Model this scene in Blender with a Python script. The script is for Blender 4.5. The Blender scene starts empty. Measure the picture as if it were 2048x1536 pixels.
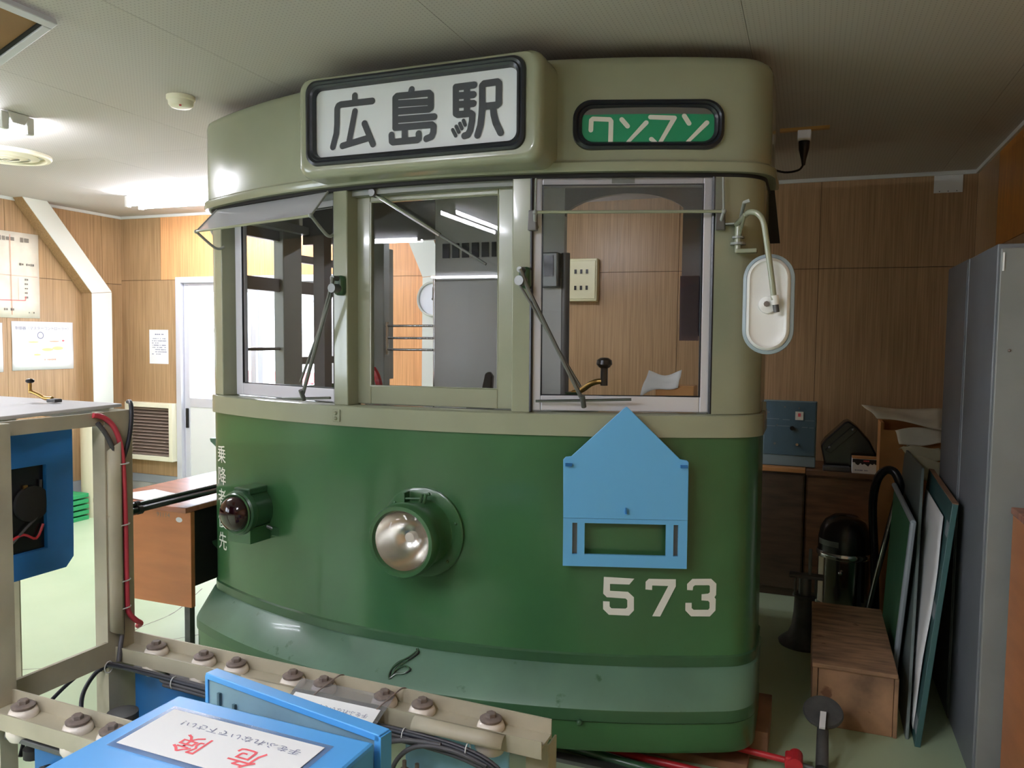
import bpy, bmesh, math, random
from mathutils import Vector, Matrix
random.seed(7)
SC = bpy.context.scene
COL = SC.collection
# ------------------------------------------------------------------ camera
cam_d = bpy.data.cameras.new('camera')
cam_d.sensor_width = 36.0
cam_d.lens = 1568.28 * 36.0 / 2048.0
cam_d.clip_start = 0.02
cam = bpy.data.objects.new('camera', cam_d)
COL.objects.link(cam)
_yaw, _pit, _rol = (math.radians(a) for a in (20.777, 3.380, -0.7776))
_f = Vector((-math.sin(_yaw) * math.cos(_pit), math.cos(_yaw) * math.cos(_pit), -math.sin(_pit)))
_r = Vector((math.cos(_yaw), math.sin(_yaw), 0.0))
_d = _f.cross(_r)
_r2 = _r * math.cos(_rol) + _d * math.sin(_rol)
_d2 = -_r * math.sin(_rol) + _d * math.cos(_rol)
cam.matrix_world = Matrix(((_r2.x, -_d2.x, -_f.x, 0), (_r2.y, -_d2.y, -_f.y, 0), (_r2.z, -_d2.z, -_f.z, 1.5), (0, 0, 0, 1)))
SC.camera = cam
# ------------------------------------------------------------------ world, exposure
w = bpy.data.worlds.new('daylight')
SC.world = w
w.use_nodes = True
bg = w.node_tree.nodes['Background']
bg.inputs[0].default_value = (0.86, 0.93, 1.0, 1)
bg.inputs[1].default_value = 8.0
SC.view_settings.view_transform = 'Standard'
SC.view_settings.look = 'None'
SC.view_settings.gamma = 1.0
SC.view_settings.use_curve_mapping = False
SC.view_settings.exposure = 0.45
TUBE_POWER = 90.0          # emission of the fluorescent tubes
# room dimensions (metres)
XL, XR, YB, YF, ZC = -5.687, 0.883, 5.268, -8.0, 2.507

# ------------------------------------------------------------------ materials
MATS = {}
def lin(c):
    return tuple(((v / 255.0) / 12.92 if v / 255.0 <= 0.04045 else ((v / 255.0 + 0.055) / 1.055) ** 2.4) for v in c)
def mat(name, rgb, rough=0.5, metal=0.0, var=0.0, vscale=6.0, stretch=(1, 1, 1), bump=0.0, bscale=60.0, coat=0.0,
        emit=0.0, spec=0.5, dark=None, wear=None, wthr=0.62):
    if name in MATS:
        return MATS[name]
    m = bpy.data.materials.new(name)
    m.use_nodes = True
    nt = m.node_tree
    b = nt.nodes['Principled BSDF']
    base = (*lin(rgb), 1)
    b.inputs['Base Color'].default_value = base
    b.inputs['Roughness'].default_value = rough
    b.inputs['Metallic'].default_value = metal
    b.inputs['Specular IOR Level'].default_value = spec
    b.inputs['Coat Weight'].default_value = coat
    b.inputs['Coat Roughness'].default_value = 0.06
    tc = nt.nodes.new('ShaderNodeTexCoord')
    col = None
    if var > 0:
        mp = nt.nodes.new('ShaderNodeMapping')
        mp.inputs['Scale'].default_value = stretch
        nt.links.new(tc.outputs['Object'], mp.inputs[0])
        n = nt.nodes.new('ShaderNodeTexNoise')
        n.inputs['Scale'].default_value = vscale
        n.inputs['Detail'].default_value = 5.0
        nt.links.new(mp.outputs[0], n.inputs['Vector'])
        r = nt.nodes.new('ShaderNodeValToRGB')
        r.color_ramp.elements[0].position = 0.3
        r.color_ramp.elements[1].position = 0.7
        k = dark if dark else tuple(v * (1 - var) for v in rgb)
        r.color_ramp.elements[0].color = (*lin(k), 1)
        r.color_ramp.elements[1].color = (*lin(tuple(min(255, v * (1 + var * 0.5)) for v in rgb)), 1)
        nt.links.new(n.outputs['Fac'], r.inputs[0])
        col = r.outputs[0]
    if wear:
        n2 = nt.nodes.new('ShaderNodeTexNoise')
        n2.inputs['Scale'].default_value = 14.0
        n2.inputs['Detail'].default_value = 8.0
        nt.links.new(tc.outputs['Object'], n2.inputs['Vector'])
        r2 = nt.nodes.new('ShaderNodeValToRGB')
        r2.color_ramp.elements[0].position = wthr
        r2.color_ramp.elements[1].position = wthr + 0.06
        nt.links.new(n2.outputs['Fac'], r2.inputs[0])
        mx = nt.nodes.new('ShaderNodeMix')
        mx.data_type = 'RGBA'
        nt.links.new(r2.outputs[0], mx.inputs[0])
        if col:
            nt.links.new(col, mx.inputs[6])
        else:
            mx.inputs[6].default_value = base
        mx.inputs[7].default_value = (*lin(wear), 1)
        col = mx.outputs[2]
    if col:
        nt.links.new(col, b.inputs['Base Color'])
    if bump > 0:
        n3 = nt.nodes.new('ShaderNodeTexNoise')
        n3.inputs['Scale'].default_value = bscale
        n3.inputs['Detail'].default_value = 3.0
        nt.links.new(tc.outputs['Object'], n3.inputs['Vector'])
        bp = nt.nodes.new('ShaderNodeBump')
        bp.inputs['Strength'].default_value = bump
        bp.inputs['Distance'].default_value = 0.004
        nt.links.new(n3.outputs['Fac'], bp.inputs['Height'])
        nt.links.new(bp.outputs[0], b.inputs['Normal'])
    if emit > 0:
        b.inputs['Emission Color'].default_value = base
        b.inputs['Emission Strength'].default_value = emit
    MATS[name] = m
    return m
def glass_mat(name, tint=(1, 1, 1), refl=0.5, rough=0.0, haze=0.0, hazecol=(200, 200, 205)):
    m = bpy.data.materials.new(name)
    m.use_nodes = True
    nt = m.node_tree
    nt.nodes.remove(nt.nodes['Principled BSDF'])
    out = nt.nodes['Material Output']
    tr = nt.nodes.new('ShaderNodeBsdfTransparent')
    tr.inputs[0].default_value = (*tint, 1)
    gl = nt.nodes.new('ShaderNodeBsdfGlossy')
    gl.inputs['Roughness'].default_value = rough
    fr = nt.nodes.new('ShaderNodeFresnel')
    fr.inputs[0].default_value = 1.5
    mu = nt.nodes.new('ShaderNodeMath')
    mu.operation = 'MULTIPLY'
    mu.inputs[1].default_value = refl
    nt.links.new(fr.outputs[0], mu.inputs[0])
    # only the outer face of a thin pane reflects
    ge = nt.nodes.new('ShaderNodeNewGeometry')
    iv = nt.nodes.new('ShaderNodeMath')
    iv.operation = 'SUBTRACT'
    iv.inputs[0].default_value = 1.0
    nt.links.new(ge.outputs['Backfacing'], iv.inputs[1])
    m3 = nt.nodes.new('ShaderNodeMath')
    m3.operation = 'MULTIPLY'
    nt.links.new(mu.outputs[0], m3.inputs[0])
    nt.links.new(iv.outputs[0], m3.inputs[1])
    mx = nt.nodes.new('ShaderNodeMixShader')
    nt.links.new(m3.outputs[0], mx.inputs[0])
    nt.links.new(gl.outputs[0], mx.inputs[2])
    if haze > 0:
        df = nt.nodes.new('ShaderNodeBsdfDiffuse')
        df.inputs[0].default_value = (*lin(hazecol), 1)
        tl_ = nt.nodes.new('ShaderNodeBsdfTranslucent')
        tl_.inputs[0].default_value = (*lin(hazecol), 1)
        m4 = nt.nodes.new('ShaderNodeMixShader')
        m4.inputs[0].default_value = 0.5
        nt.links.new(df.outputs[0], m4.inputs[1])
        nt.links.new(tl_.outputs[0], m4.inputs[2])
        m2 = nt.nodes.new('ShaderNodeMixShader')
        m2.inputs[0].default_value = haze
        nt.links.new(tr.outputs[0], m2.inputs[1])
        nt.links.new(m4.outputs[0], m2.inputs[2])
        nt.links.new(m2.outputs[0], mx.inputs[1])
    else:
        nt.links.new(tr.outputs[0], mx.inputs[1])
    nt.links.new(mx.outputs[0], out.inputs[0])
    MATS[name] = m
    return m
def ply_mat(name, rgb, dark):
    m = mat(name, rgb, rough=0.38, var=0.25, vscale=3.0, stretch=(40, 40, 0.8), dark=dark, spec=0.35)
    return m
M = {}
M['beige'] = mat('beige_paint', (152, 156, 132), rough=0.22, coat=0.35, var=0.05, vscale=2.2, bump=0.05, bscale=9)
M['green'] = mat('green_paint', (57, 102, 62), rough=0.28, coat=0.3, var=0.12, vscale=1.6, bump=0.05, bscale=7)
M['bumper'] = mat('ceiling_lit_green_paint', (92, 124, 104), rough=0.4, coat=0.1, var=0.12, vscale=3, wear=(60, 95, 66), wthr=0.66)  # paleness of an upturned face reflecting the ceiling, put into the colour; worn blotches
M['green_dk'] = mat('dark_green_paint', (50, 88, 58), rough=0.32, coat=0.2, var=0.1, vscale=3)
M['alu'] = mat('aluminium', (214, 214, 222), rough=0.36, metal=0.25)
M['chrome'] = mat('chrome', (205, 205, 205), rough=0.15, metal=1.0)
M['steel'] = mat('dull_steel', (120, 122, 120), rough=0.42, metal=0.8, var=0.15)
M['iron'] = mat('grey_iron', (92, 92, 92), rough=0.55, metal=0.5, var=0.2, vscale=12)
M['rubber'] = mat('black_rubber', (32, 35, 42), rough=0.3)
M['black'] = mat('black_plastic', (20, 20, 23), rough=0.25)
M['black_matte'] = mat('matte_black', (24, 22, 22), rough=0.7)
M['signwhite'] = mat('sign_white', (242, 247, 250), rough=0.35)
M['signink'] = mat('sign_ink', (66, 70, 76), rough=0.5)
M['signgreen'] = mat('sign_green', (24, 148, 104), rough=0.5)
M['letter'] = mat('white_lettering', (232, 230, 222), rough=0.4)
M['blueboard'] = mat('sky_blue_enamel', (104, 178, 228), rough=0.35, wear=(196, 120, 84), wthr=0.735)
M['cab_dark'] = mat('cab_dark_grey', (104, 102, 100), rough=0.35)
M['cab_grey'] = mat('cab_grey_panel', (200, 200, 196), rough=0.35)
M['cab_post'] = mat('cab_post_grey', (142, 146, 140), rough=0.4)
M['ceil_in'] = mat('cab_ceiling_grey', (160, 158, 158), rough=0.25)
M['window'] = glass_mat('window_glass', (0.93, 0.94, 0.94), 0.9)
M['doorglass'] = glass_mat('door_glass', (0.97, 0.98, 1.0), 0.7)
M['visor'] = glass_mat('smoked_visor', (0.86, 0.86, 0.89), 0.8, 0.02, 0.5, (240, 240, 246))
M['visor_clear'] = glass_mat('clear_visor', (0.93, 0.93, 0.94), 0.8, 0.02, 0.08, (220, 220, 226))
M['signglass'] = glass_mat('sign_glass', (0.97, 0.97, 0.97), 0.6)
M['lens_red'] = mat('dark_red_lens', (40, 10, 16), rough=0.12, coat=0.3)
M['reflector'] = mat('lamp_reflector', (222, 220, 214), rough=0.24, metal=1.0)
M['mirror_back'] = mat('mirror_back_white', (232, 230, 226), rough=0.3)
M['mirror_rim'] = mat('mirror_rim_grey', (150, 164, 170), rough=0.35)
M['red'] = mat('red_paint', (196, 44, 52), rough=0.35)
M['red_cable'] = mat('red_cable_skin', (196, 66, 80), rough=0.5)
M['cable'] = mat('grey_cable_skin', (74, 72, 76), rough=0.5)
M['cable_bk'] = mat('black_cable_skin', (38, 40, 50), rough=0.45)
M['ply'] = ply_mat('plywood', (162, 132, 97), (148, 118, 83))
M['ply_lt'] = ply_mat('pale_and_lit_plywood', (212, 158, 108), (198, 144, 94))
M['ply_or'] = ply_mat('orange_plywood', (190, 128, 54), (160, 104, 42))
M['groove'] = mat('groove_brown', (70, 46, 26), rough=0.7)
M['white_trim'] = mat('white_trim_paint', (214, 216, 210), rough=0.5)
M['pillar_white'] = mat('pillar_white_paint', (222, 226, 218), rough=0.5)
M['grey_base'] = mat('grey_baseboard', (150, 154, 160), rough=0.5)
M['concrete'] = mat('concrete', (170, 168, 160), rough=0.8, var=0.1, vscale=8)
M['rack'] = mat('rack_khaki_paint', (176, 168, 146), rough=0.5, var=0.10, vscale=5, wear=(150, 126, 98), wthr=0.70)
M['rack_top'] = mat('rack_top_grey_paint', (206, 204, 206), rough=0.5)
M['porcelain'] = mat('porcelain', (226, 216, 204), rough=0.25)
M['rust'] = mat('rusty_bolt', (124, 110, 102), rough=0.65, metal=0.0, var=0.25, vscale=25)
M['blue'] = mat('bright_blue_enamel', (84, 164, 232), rough=0.35, wear=(54, 104, 150), wthr=0.74)
M['blue_dk'] = mat('mid_blue_enamel', (34, 110, 176), rough=0.45, var=0.08)
M['blue_lt'] = mat('pale_blue_enamel', (150, 200, 226), rough=0.5, var=0.12, vscale=7, wear=(82, 110, 120), wthr=0.66)
M['lid_in'] = mat('lid_inner_grey', (128, 160, 172), rough=0.45, var=0.1)
M['paper'] = mat('white_paper', (240, 240, 240), rough=0.7)
M['paper_old'] = mat('aged_paper', (236, 230, 212), rough=0.8, var=0.05, vscale=9)
M['laminate'] = glass_mat('laminate_film', (0.86, 0.86, 0.88), 0.8, 0.1, 0.18, (220, 220, 224))
M['ink_red'] = mat('red_ink', (236, 96, 104), rough=0.6)
M['ink_grey'] = mat('grey_ink', (120, 124, 150), rough=0.6)
M['ink_bk'] = mat('black_ink', (124, 118, 108), rough=0.6)
M['ink_or'] = mat('orange_ink', (222, 172, 146), rough=0.6)
M['ink_yl'] = mat('yellow_ink', (240, 214, 150), rough=0.6)
M['desk'] = mat('desk_wood', (188, 118, 74), rough=0.35, var=0.07, vscale=3, stretch=(1, 1, 5))
M['desk_top'] = mat('desk_top_wood', (164, 104, 82), rough=0.25, var=0.12, vscale=4, stretch=(1, 8, 1))
M['cupboard'] = mat('dark_cupboard_wood', (114, 80, 54), rough=0.45, var=0.25, vscale=5, stretch=(1, 1, 6))
M['cupboard_dk'] = mat('darker_cupboard_wood', (86, 68, 52), rough=0.5, var=0.2, vscale=5, stretch=(1, 1, 6))
M['crate'] = mat('crate_wood', (160, 124, 94), rough=0.7, var=0.3, vscale=7, stretch=(1, 5, 1), wear=(118, 82, 58), wthr=0.66)
M['block'] = mat('block_wood', (150, 112, 84), rough=0.8, var=0.2, vscale=8)
M['locker'] = mat('locker_grey', (116, 119, 124), rough=0.45, var=0.04)
M['locker_front'] = mat('locker_front_grey', (134, 136, 133), rough=0.45, var=0.04)
M['board_green'] = mat('green_board', (54, 92, 92), rough=0.4)
M['board_grey'] = mat('grey_board', (110, 122, 120), rough=0.45)
M['board_lt'] = mat('pale_board', (150, 160, 166), rough=0.4)
M['board_face'] = mat('leaf_green_board', (70, 128, 92), rough=0.5)
M['instr'] = mat('slate_blue_enamel', (70, 98, 110), rough=0.45)
M['instr_rim'] = mat('slate_grey_rim', (120, 138, 142), rough=0.45)
M['card'] = mat('cardboard', (196, 140, 84), rough=0.8, var=0.08)
M['vac_tank'] = mat('vacuum_tank', (150, 150, 146), rough=0.18, metal=1.0)
M['green_pl'] = mat('green_plastic', (40, 150, 90), rough=0.5)
M['roll'] = mat('cream_roll', (222, 214, 186), rough=0.7)
M['tube'] = mat('fluorescent_tube', (241, 243, 255), rough=0.4, emit=TUBE_POWER)
M['fixture'] = mat('fixture_white', (228, 228, 226), rough=0.45)
M['cream'] = mat('cream_plastic', (238, 232, 206), rough=0.4)
M['switch'] = mat('switch_panel_cream', (226, 220, 178), rough=0.4)
M['darkslot'] = mat('dark_slot', (30, 34, 40), rough=0.3)
M['tag'] = mat('white_tag', (226, 226, 226), rough=0.6)
M['brown_hatch'] = mat('brown_hatch_board', (150, 112, 72), rough=0.6, var=0.06)
M['brass'] = mat('brass', (190, 150, 84), rough=0.3, metal=0.9)
M['outside'] = mat('outside_white_wall', (236, 236, 236), rough=0.9)
M['pavement'] = mat('outside_pavement', (220, 220, 220), rough=0.9)
M['cloth'] = mat('cloth_cream', (214, 208, 180), rough=0.9, var=0.06)
M['grille'] = mat('grille_slat', (150, 132, 118), rough=0.5)
M['purple'] = glass_mat('tinted_acrylic', (0.42, 0.40, 0.50), 0.8, 0.05, 0.25, (130, 120, 140))
M['sign_red_rail'] = mat('outside_red_rail', (206, 110, 110), rough=0.6)
M['clock_face'] = mat('clock_face', (224, 228, 236), rough=0.3)
def floor_mat():
    m = bpy.data.materials.new('pale_green_vinyl')
    m.use_nodes = True
    nt = m.node_tree
    b = nt.nodes['Principled BSDF']
    tc = nt.nodes.new('ShaderNodeTexCoord')
    n = nt.nodes.new('ShaderNodeTexNoise')
    n.inputs['Scale'].default_value = 1.6
    n.inputs['Detail'].default_value = 8
    nt.links.new(tc.outputs['Object'], n.inputs['Vector'])
    r = nt.nodes.new('ShaderNodeValToRGB')
    r.color_ramp.elements[0].position = 0.3
    r.color_ramp.elements[1].position = 0.7
    r.color_ramp.elements[0].color = (*lin((176, 196, 160)), 1)
    r.color_ramp.elements[1].color = (*lin((190, 208, 174)), 1)
    nt.links.new(n.outputs['Fac'], r.inputs[0])
    nt.links.new(r.outputs[0], b.inputs['Base Color'])
    b.inputs['Roughness'].default_value = 0.42
    return m
M['floor'] = floor_mat()
def ceiling_mat():
    # perforated board: a regular grid of small dark holes
    m = bpy.data.materials.new('perforated_ceiling_board')
    m.use_nodes = True
    nt = m.node_tree
    b = nt.nodes['Principled BSDF']
    b.inputs['Roughness'].default_value = 0.8
    tc = nt.nodes.new('ShaderNodeTexCoord')
    sc = nt.nodes.new('ShaderNodeVectorMath'); sc.operation = 'SCALE'
    sc.inputs['Scale'].default_value = 62.0
    nt.links.new(tc.outputs['Object'], sc.inputs[0])
    fr = nt.nodes.new('ShaderNodeVectorMath'); fr.operation = 'FRACTION'
    nt.links.new(sc.outputs[0], fr.inputs[0])
    mu = nt.nodes.new('ShaderNodeVectorMath'); mu.operation = 'MULTIPLY'
    mu.inputs[1].default_value = (1, 1, 0)
    nt.links.new(fr.outputs[0], mu.inputs[0])
    di = nt.nodes.new('ShaderNodeVectorMath'); di.operation = 'DISTANCE'
    di.inputs[1].default_value = (0.5, 0.5, 0)
    nt.links.new(mu.outputs[0], di.inputs[0])
    lt = nt.nodes.new('ShaderNodeMath'); lt.operation = 'LESS_THAN'
    lt.inputs[1].default_value = 0.17
    nt.links.new(di.outputs['Value'], lt.inputs[0])
    mx = nt.nodes.new('ShaderNodeMix'); mx.data_type = 'RGBA'
    mx.inputs[6].default_value = (*lin((194, 188, 182)), 1)
    mx.inputs[7].default_value = (*lin((166, 160, 154)), 1)
    nt.links.new(lt.outputs[0], mx.inputs[0])
    nt.links.new(mx.outputs[2], b.inputs['Base Color'])
    return m
M['ceiling'] = ceiling_mat()

# ------------------------------------------------------------------ geometry helpers
class B:
    """collects shapes for one mesh object"""
    def __init__(s):
        s.bm = bmesh.new()
    def box(s, x0, x1, y0, y1, z0, z1, mtx=None):
        v = [s.bm.verts.new(p) for p in ((x0, y0, z0), (x1, y0, z0), (x1, y1, z0), (x0, y1, z0), (x0, y0, z1), (x1, y0, z1), (x1, y1, z1), (x0, y1, z1))]
        for f in ((0, 3, 2, 1), (4, 5, 6, 7), (0, 1, 5, 4), (1, 2, 6, 5), (2, 3, 7, 6), (3, 0, 4, 7)):
            s.bm.faces.new([v[i] for i in f])
        if mtx is not None:
            bmesh.ops.transform(s.bm, matrix=mtx, verts=v)
        return s
    def cyl(s, p0, p1, r0, r1=None, n=24, cap=True):
        r1 = r0 if r1 is None else r1
        p0, p1 = Vector(p0), Vector(p1)
        ax = (p1 - p0).normalized()
        a = ax.orthogonal().normalized()
        b = ax.cross(a)
        ra, rb = [], []
        for i in range(n):
            t = 2 * math.pi * i / n
            d = a * math.cos(t) + b * math.sin(t)
            ra.append(s.bm.verts.new(p0 + d * r0))
            rb.append(s.bm.verts.new(p1 + d * r1))
        for i in range(n):
            j = (i + 1) % n
            s.bm.faces.new((ra[i], ra[j], rb[j], rb[i]))
        if cap:
            s.bm.faces.new(ra[::-1])
            s.bm.faces.new(rb)
        return s
    def tube(s, pts, r, n=10, closed=False, cap=True, sub=0):
        pts = [Vector(p) for p in pts]
        if sub:
            pts = smooth_path(pts, sub, closed)
        N = len(pts)
        rings = []
        prev = None
        for i in range(N):
            if closed:
                t = (pts[(i + 1) % N] - pts[i - 1]).normalized()
            else:
                t = (pts[min(i + 1, N - 1)] - pts[max(i - 1, 0)]).normalized()
            if prev is None:
                a = t.orthogonal().normalized()
            else:
                a = (prev - t * prev.dot(t))
                a = a.normalized() if a.length > 1e-6 else t.orthogonal().normalized()
            prev = a
            b = t.cross(a)
            rings.append([s.bm.verts.new(pts[i] + (a * math.cos(2 * math.pi * k / n) + b * math.sin(2 * math.pi * k / n)) * r) for k in range(n)])
        for i in range(N if closed else N - 1):
            A, C = rings[i], rings[(i + 1) % N]
            for k in range(n):
                s.bm.faces.new((A[k], A[(k + 1) % n], C[(k + 1) % n], C[k]))
        if cap and not closed:
            s.bm.faces.new(rings[0][::-1])
            s.bm.faces.new(rings[-1])
        return s
    def lathe(s, prof, o=(0, 0, 0), ax=(0, 0, 1), n=32):
        """prof: list of (radius, height) along the axis"""
        o = Vector(o); ax = Vector(ax).normalized()
        a = ax.orthogonal().normalized(); b = ax.cross(a)
        rings = []
        for r, h in prof:
            c = o + ax * h
            if r < 1e-6:
                rings.append([s.bm.verts.new(c)])
            else:
                rings.append([s.bm.verts.new(c + (a * math.cos(2 * math.pi * k / n) + b * math.sin(2 * math.pi * k / n)) * r) for k in range(n)])
        for A, C in zip(rings[:-1], rings[1:]):
            for k in range(n):
                j = (k + 1) % n
                if len(A) == 1 and len(C) == 1:
                    continue
                if len(A) == 1:
                    s.bm.faces.new((A[0], C[j], C[k]))
                elif len(C) == 1:
                    s.bm.faces.new((A[k], A[j], C[0]))
                else:
                    s.bm.faces.new((A[k], A[j], C[j], C[k]))
        return s
    def prism(s, poly, vec):
        """poly: list of 3d points (planar), extruded by vec"""
        vec = Vector(vec)
        a = [s.bm.verts.new(p) for p in poly]
        b = [s.bm.verts.new(Vector(p) + vec) for p in poly]
        n = len(a)
        s.bm.faces.new(a[::-1])
        s.bm.faces.new(b)
        for i in range(n):
            j = (i + 1) % n
            s.bm.faces.new((a[i], a[j], b[j], b[i]))
        return s
    def loft(s, rings, closed_ring=True, closed_path=False, caps=True):
        R = [[s.bm.verts.new(p) for p in r] for r in rings]
        n = len(R[0])
        m = len(R)
        for i in range(m if closed_path else m - 1):
            A, C = R[i], R[(i + 1) % m]
            for k in range(n if closed_ring else n - 1):
                j = (k + 1) % n
                s.bm.faces.new((A[k], A[j], C[j], C[k]))
        if caps and closed_ring and not closed_path:
            s.bm.faces.new(R[0][::-1])
            s.bm.faces.new(R[-1])
        return s
    def ball(s, c, r, sx=1, sy=1, sz=1, n=20):
        ret = bmesh.ops.create_uvsphere(s.bm, u_segments=n, v_segments=n // 2, radius=1.0)
        bmesh.ops.transform(s.bm, matrix=Matrix.Translation(c) @ Matrix.Diagonal((r * sx, r * sy, r * sz, 1)), verts=ret['verts'])
        return s
    def grid(s, fn, nu, nv, thick=None):
        V = [[s.bm.verts.new(fn(i / nu, j / nv)) for j in range(nv + 1)] for i in range(nu + 1)]
        for i in range(nu):
            for j in range(nv):
                s.bm.faces.new((V[i][j], V[i + 1][j], V[i + 1][j + 1], V[i][j + 1]))
        return s
    def build(s, name, m, parent=None, smooth=True, bevel=0.0, loc=None, rot=None, solid=0.0):
        bmesh.ops.recalc_face_normals(s.bm, faces=s.bm.faces[:])
        me = bpy.data.meshes.new(name)
        s.bm.to_mesh(me)
        s.bm.free()
        return finish(name, me, m, parent, smooth, bevel, loc, rot, solid)
def finish(name, me, m, parent=None, smooth=True, bevel=0.0, loc=None, rot=None, solid=0.0):
    me.materials.append(M[m] if isinstance(m, str) else m)
    if smooth:
        me.shade_smooth()
        me.set_sharp_from_angle(angle=math.radians(38))
    o = bpy.data.objects.new(name, me)
    COL.objects.link(o)
    if parent is not None:
        o.parent = parent
    if loc is not None:
        o.location = loc
    if rot is not None:
        o.rotation_euler = rot
    if solid:
        md = o.modifiers.new('thickness', 'SOLIDIFY')
        md.thickness = solid
        md.offset = 0
    if bevel > 0:
        md = o.modifiers.new('edge', 'BEVEL')
        md.width = bevel
        md.segments = 2
        md.limit_method = 'ANGLE'
        md.angle_limit = math.radians(40)
    return o
def smooth_path(pts, sub, closed=False):
    out = []
    N = len(pts)
    for i in range(N if closed else N - 1):
        if closed:
            p0, p1, p2, p3 = pts[i - 1], pts[i], pts[(i + 1) % N], pts[(i + 2) % N]
        else:
            p0, p1, p2, p3 = pts[max(i - 1, 0)], pts[i], pts[i + 1], pts[min(i + 2, N - 1)]
        for k in range(sub):
            t = k / sub
            out.append(0.5 * ((2 * p1) + (p2 - p0) * t + (2 * p0 - 5 * p1 + 4 * p2 - p3) * t * t + (3 * p1 - p0 - 3 * p2 + p3) * t ** 3))
    if not closed:
        out.append(pts[-1])
    return out
def tag(o, label=None, cat=None, group=None, kind=None):
    if label: o['label'] = label
    if cat: o['category'] = cat
    if group: o['group'] = group
    if kind: o['kind'] = kind
    return o
def thing(name, label, cat, loc=(0, 0, 0), rot=(0, 0, 0), group=None):
    o = bpy.data.objects.new(name, None)
    o.empty_display_size = 0.1
    COL.objects.link(o)
    o.location = loc
    o.rotation_euler = rot
    return tag(o, label, cat, group)
def copy_tree(o, parent=None):
    c = o.copy()
    COL.objects.link(c)
    c.parent = parent
    for ch in list(o.children):
        copy_tree(ch, c)
    return c
def rrect(x0, x1, z0, z1, r, n=6):
    """rounded rectangle outline as 2d points, counter-clockwise"""
    out = []
    for cx, cz, a0 in ((x1 - r, z0 + r, -90), (x1 - r, z1 - r, 0), (x0 + r, z1 - r, 90), (x0 + r, z0 + r, 180)):
        for k in range(n + 1):
            a = math.radians(a0 + 90 * k / n)
            out.append((cx + r * math.cos(a), cz + r * math.sin(a)))
    return out
def text_mesh(body, size, bold=0.0):
    cu = bpy.data.curves.new('lettering', 'FONT')
    cu.body = body
    cu.size = size
    cu.align_x = 'CENTER'
    cu.align_y = 'CENTER'
    cu.resolution_u = 2
    cu.offset = bold
    o = bpy.data.objects.new('lettering', cu)
    COL.objects.link(o)
    dg = bpy.context.evaluated_depsgraph_get()
    me = bpy.data.meshes.new_from_object(o.evaluated_get(dg))
    bpy.data.objects.remove(o)
    bpy.data.curves.remove(cu)
    me.materials.clear()
    return me
def text(name, body, size, m, parent, fn, bold=0.0):
    """flat lettering; fn maps the text's (x, y) to a 3d point"""
    me = text_mesh(body, size, bold)
    for v in me.vertices:
        v.co = fn(v.co.x, v.co.y)
    return finish(name, me, m, parent, smooth=False)
def stroke(b, pts, width, fn, n=8, up=(0, -1, 0)):
    """a flat round-ended pen stroke through 2d points, mapped by fn(u, z)"""
    h = width / 2
    for (x0, y0), (x1, y1) in zip(pts[:-1], pts[1:]):
        dx, dy = x1 - x0, y1 - y0
        a = math.atan2(dy, dx)
        ring = []
        for k in range(n + 1):
            t = a - math.pi / 2 + math.pi * k / n
            ring.append((x1 + h * math.cos(t), y1 + h * math.sin(t)))
        for k in range(n + 1):
            t = a + math.pi / 2 + math.pi * k / n
            ring.append((x0 + h * math.cos(t), y0 + h * math.sin(t)))
        lift = Vector(up) * (0.00006 * len(b.bm.faces))      # overlapping strokes lie one over the other
        b.bm.faces.new([b.bm.verts.new(Vector(fn(p[0], p[1])) + lift) for p in ring])
# ================================================================== THE ROOM
tag(B().box(XL - 0.1, XR + 0.1, YF - 0.1, YB + 0.1, -0.05, 0.0).build('floor', 'floor', smooth=False), 'pale green vinyl floor with fine cracks', kind='structure')
# ceiling: perforated boards laid edge to edge under a slab
ceil = tag(B().box(XL - 0.1, XR + 0.1, YF - 0.1, YB + 0.1, ZC + 0.012, ZC + 0.1).build('ceiling', 'groove', smooth=False), 'grey white ceiling of perforated boards', kind='structure')
cw, cl = 0.91, 1.82
bmesh_board = None
ys = [YB - cl * k for k in range(0, 9)]
xs = [XL + cw * k for k in range(0, 9)]
for i in range(len(xs) - 1):
    for j in range(len(ys) - 1):
        x0, x1 = xs[i], min(xs[i + 1], XR + 0.05)
        if x1 - x0 < 0.02:
            continue
        B().box(x0 + 0.0008, x1 - 0.0008, ys[j + 1] + 0.0008, ys[j] - 0.0008, ZC, ZC + 0.012).build('ceiling_board', 'ceiling', ceil, smooth=False)

ZJ = 1.953      # horizontal joint of the wall panels
def panel(parent, m, x0, x1, z0, z1, axis, at, d):
    """one plywood sheet; axis 'y' = lies on a wall of constant y"""
    g = 0.0016
    b = B()
    if axis == 'y':
        b.box(x0 + g, x1 - g, min(at, at + d), max(at, at + d), z0 + g, z1 - g)
    else:
        b.box(min(at, at + d), max(at, at + d), x0 + g, x1 - g, z0 + g, z1 - g)
    return b.build('wall_panel', m, parent, smooth=False)
DX0, DX1, DZ = -5.06, -3.46, 1.975      # doorway
wb = B()
wb.prism([(XL - 0.1, YB, 0), (DX0, YB, 0), (DX0, YB, DZ), (DX1, YB, DZ), (DX1, YB, 0), (XR + 0.1, YB, 0), (XR + 0.1, YB, ZC + 0.05), (XL - 0.1, YB, ZC + 0.05)], (0, 0.1, 0))
wall_back = tag(wb.build('wall_back', 'groove', smooth=False), 'plywood panelled back wall behind the tram cab', kind='structure')
panel(wall_back, 'ply', XL, -5.065, 0.26, ZJ, 'y', YB, -0.008)
panel(wall_back, 'ply', XL, -5.235, ZJ, ZC, 'y', YB, -0.008)
panel(wall_back, 'ply_lt', -5.235, -4.345, ZJ, ZC, 'y', YB, -0.008)
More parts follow.
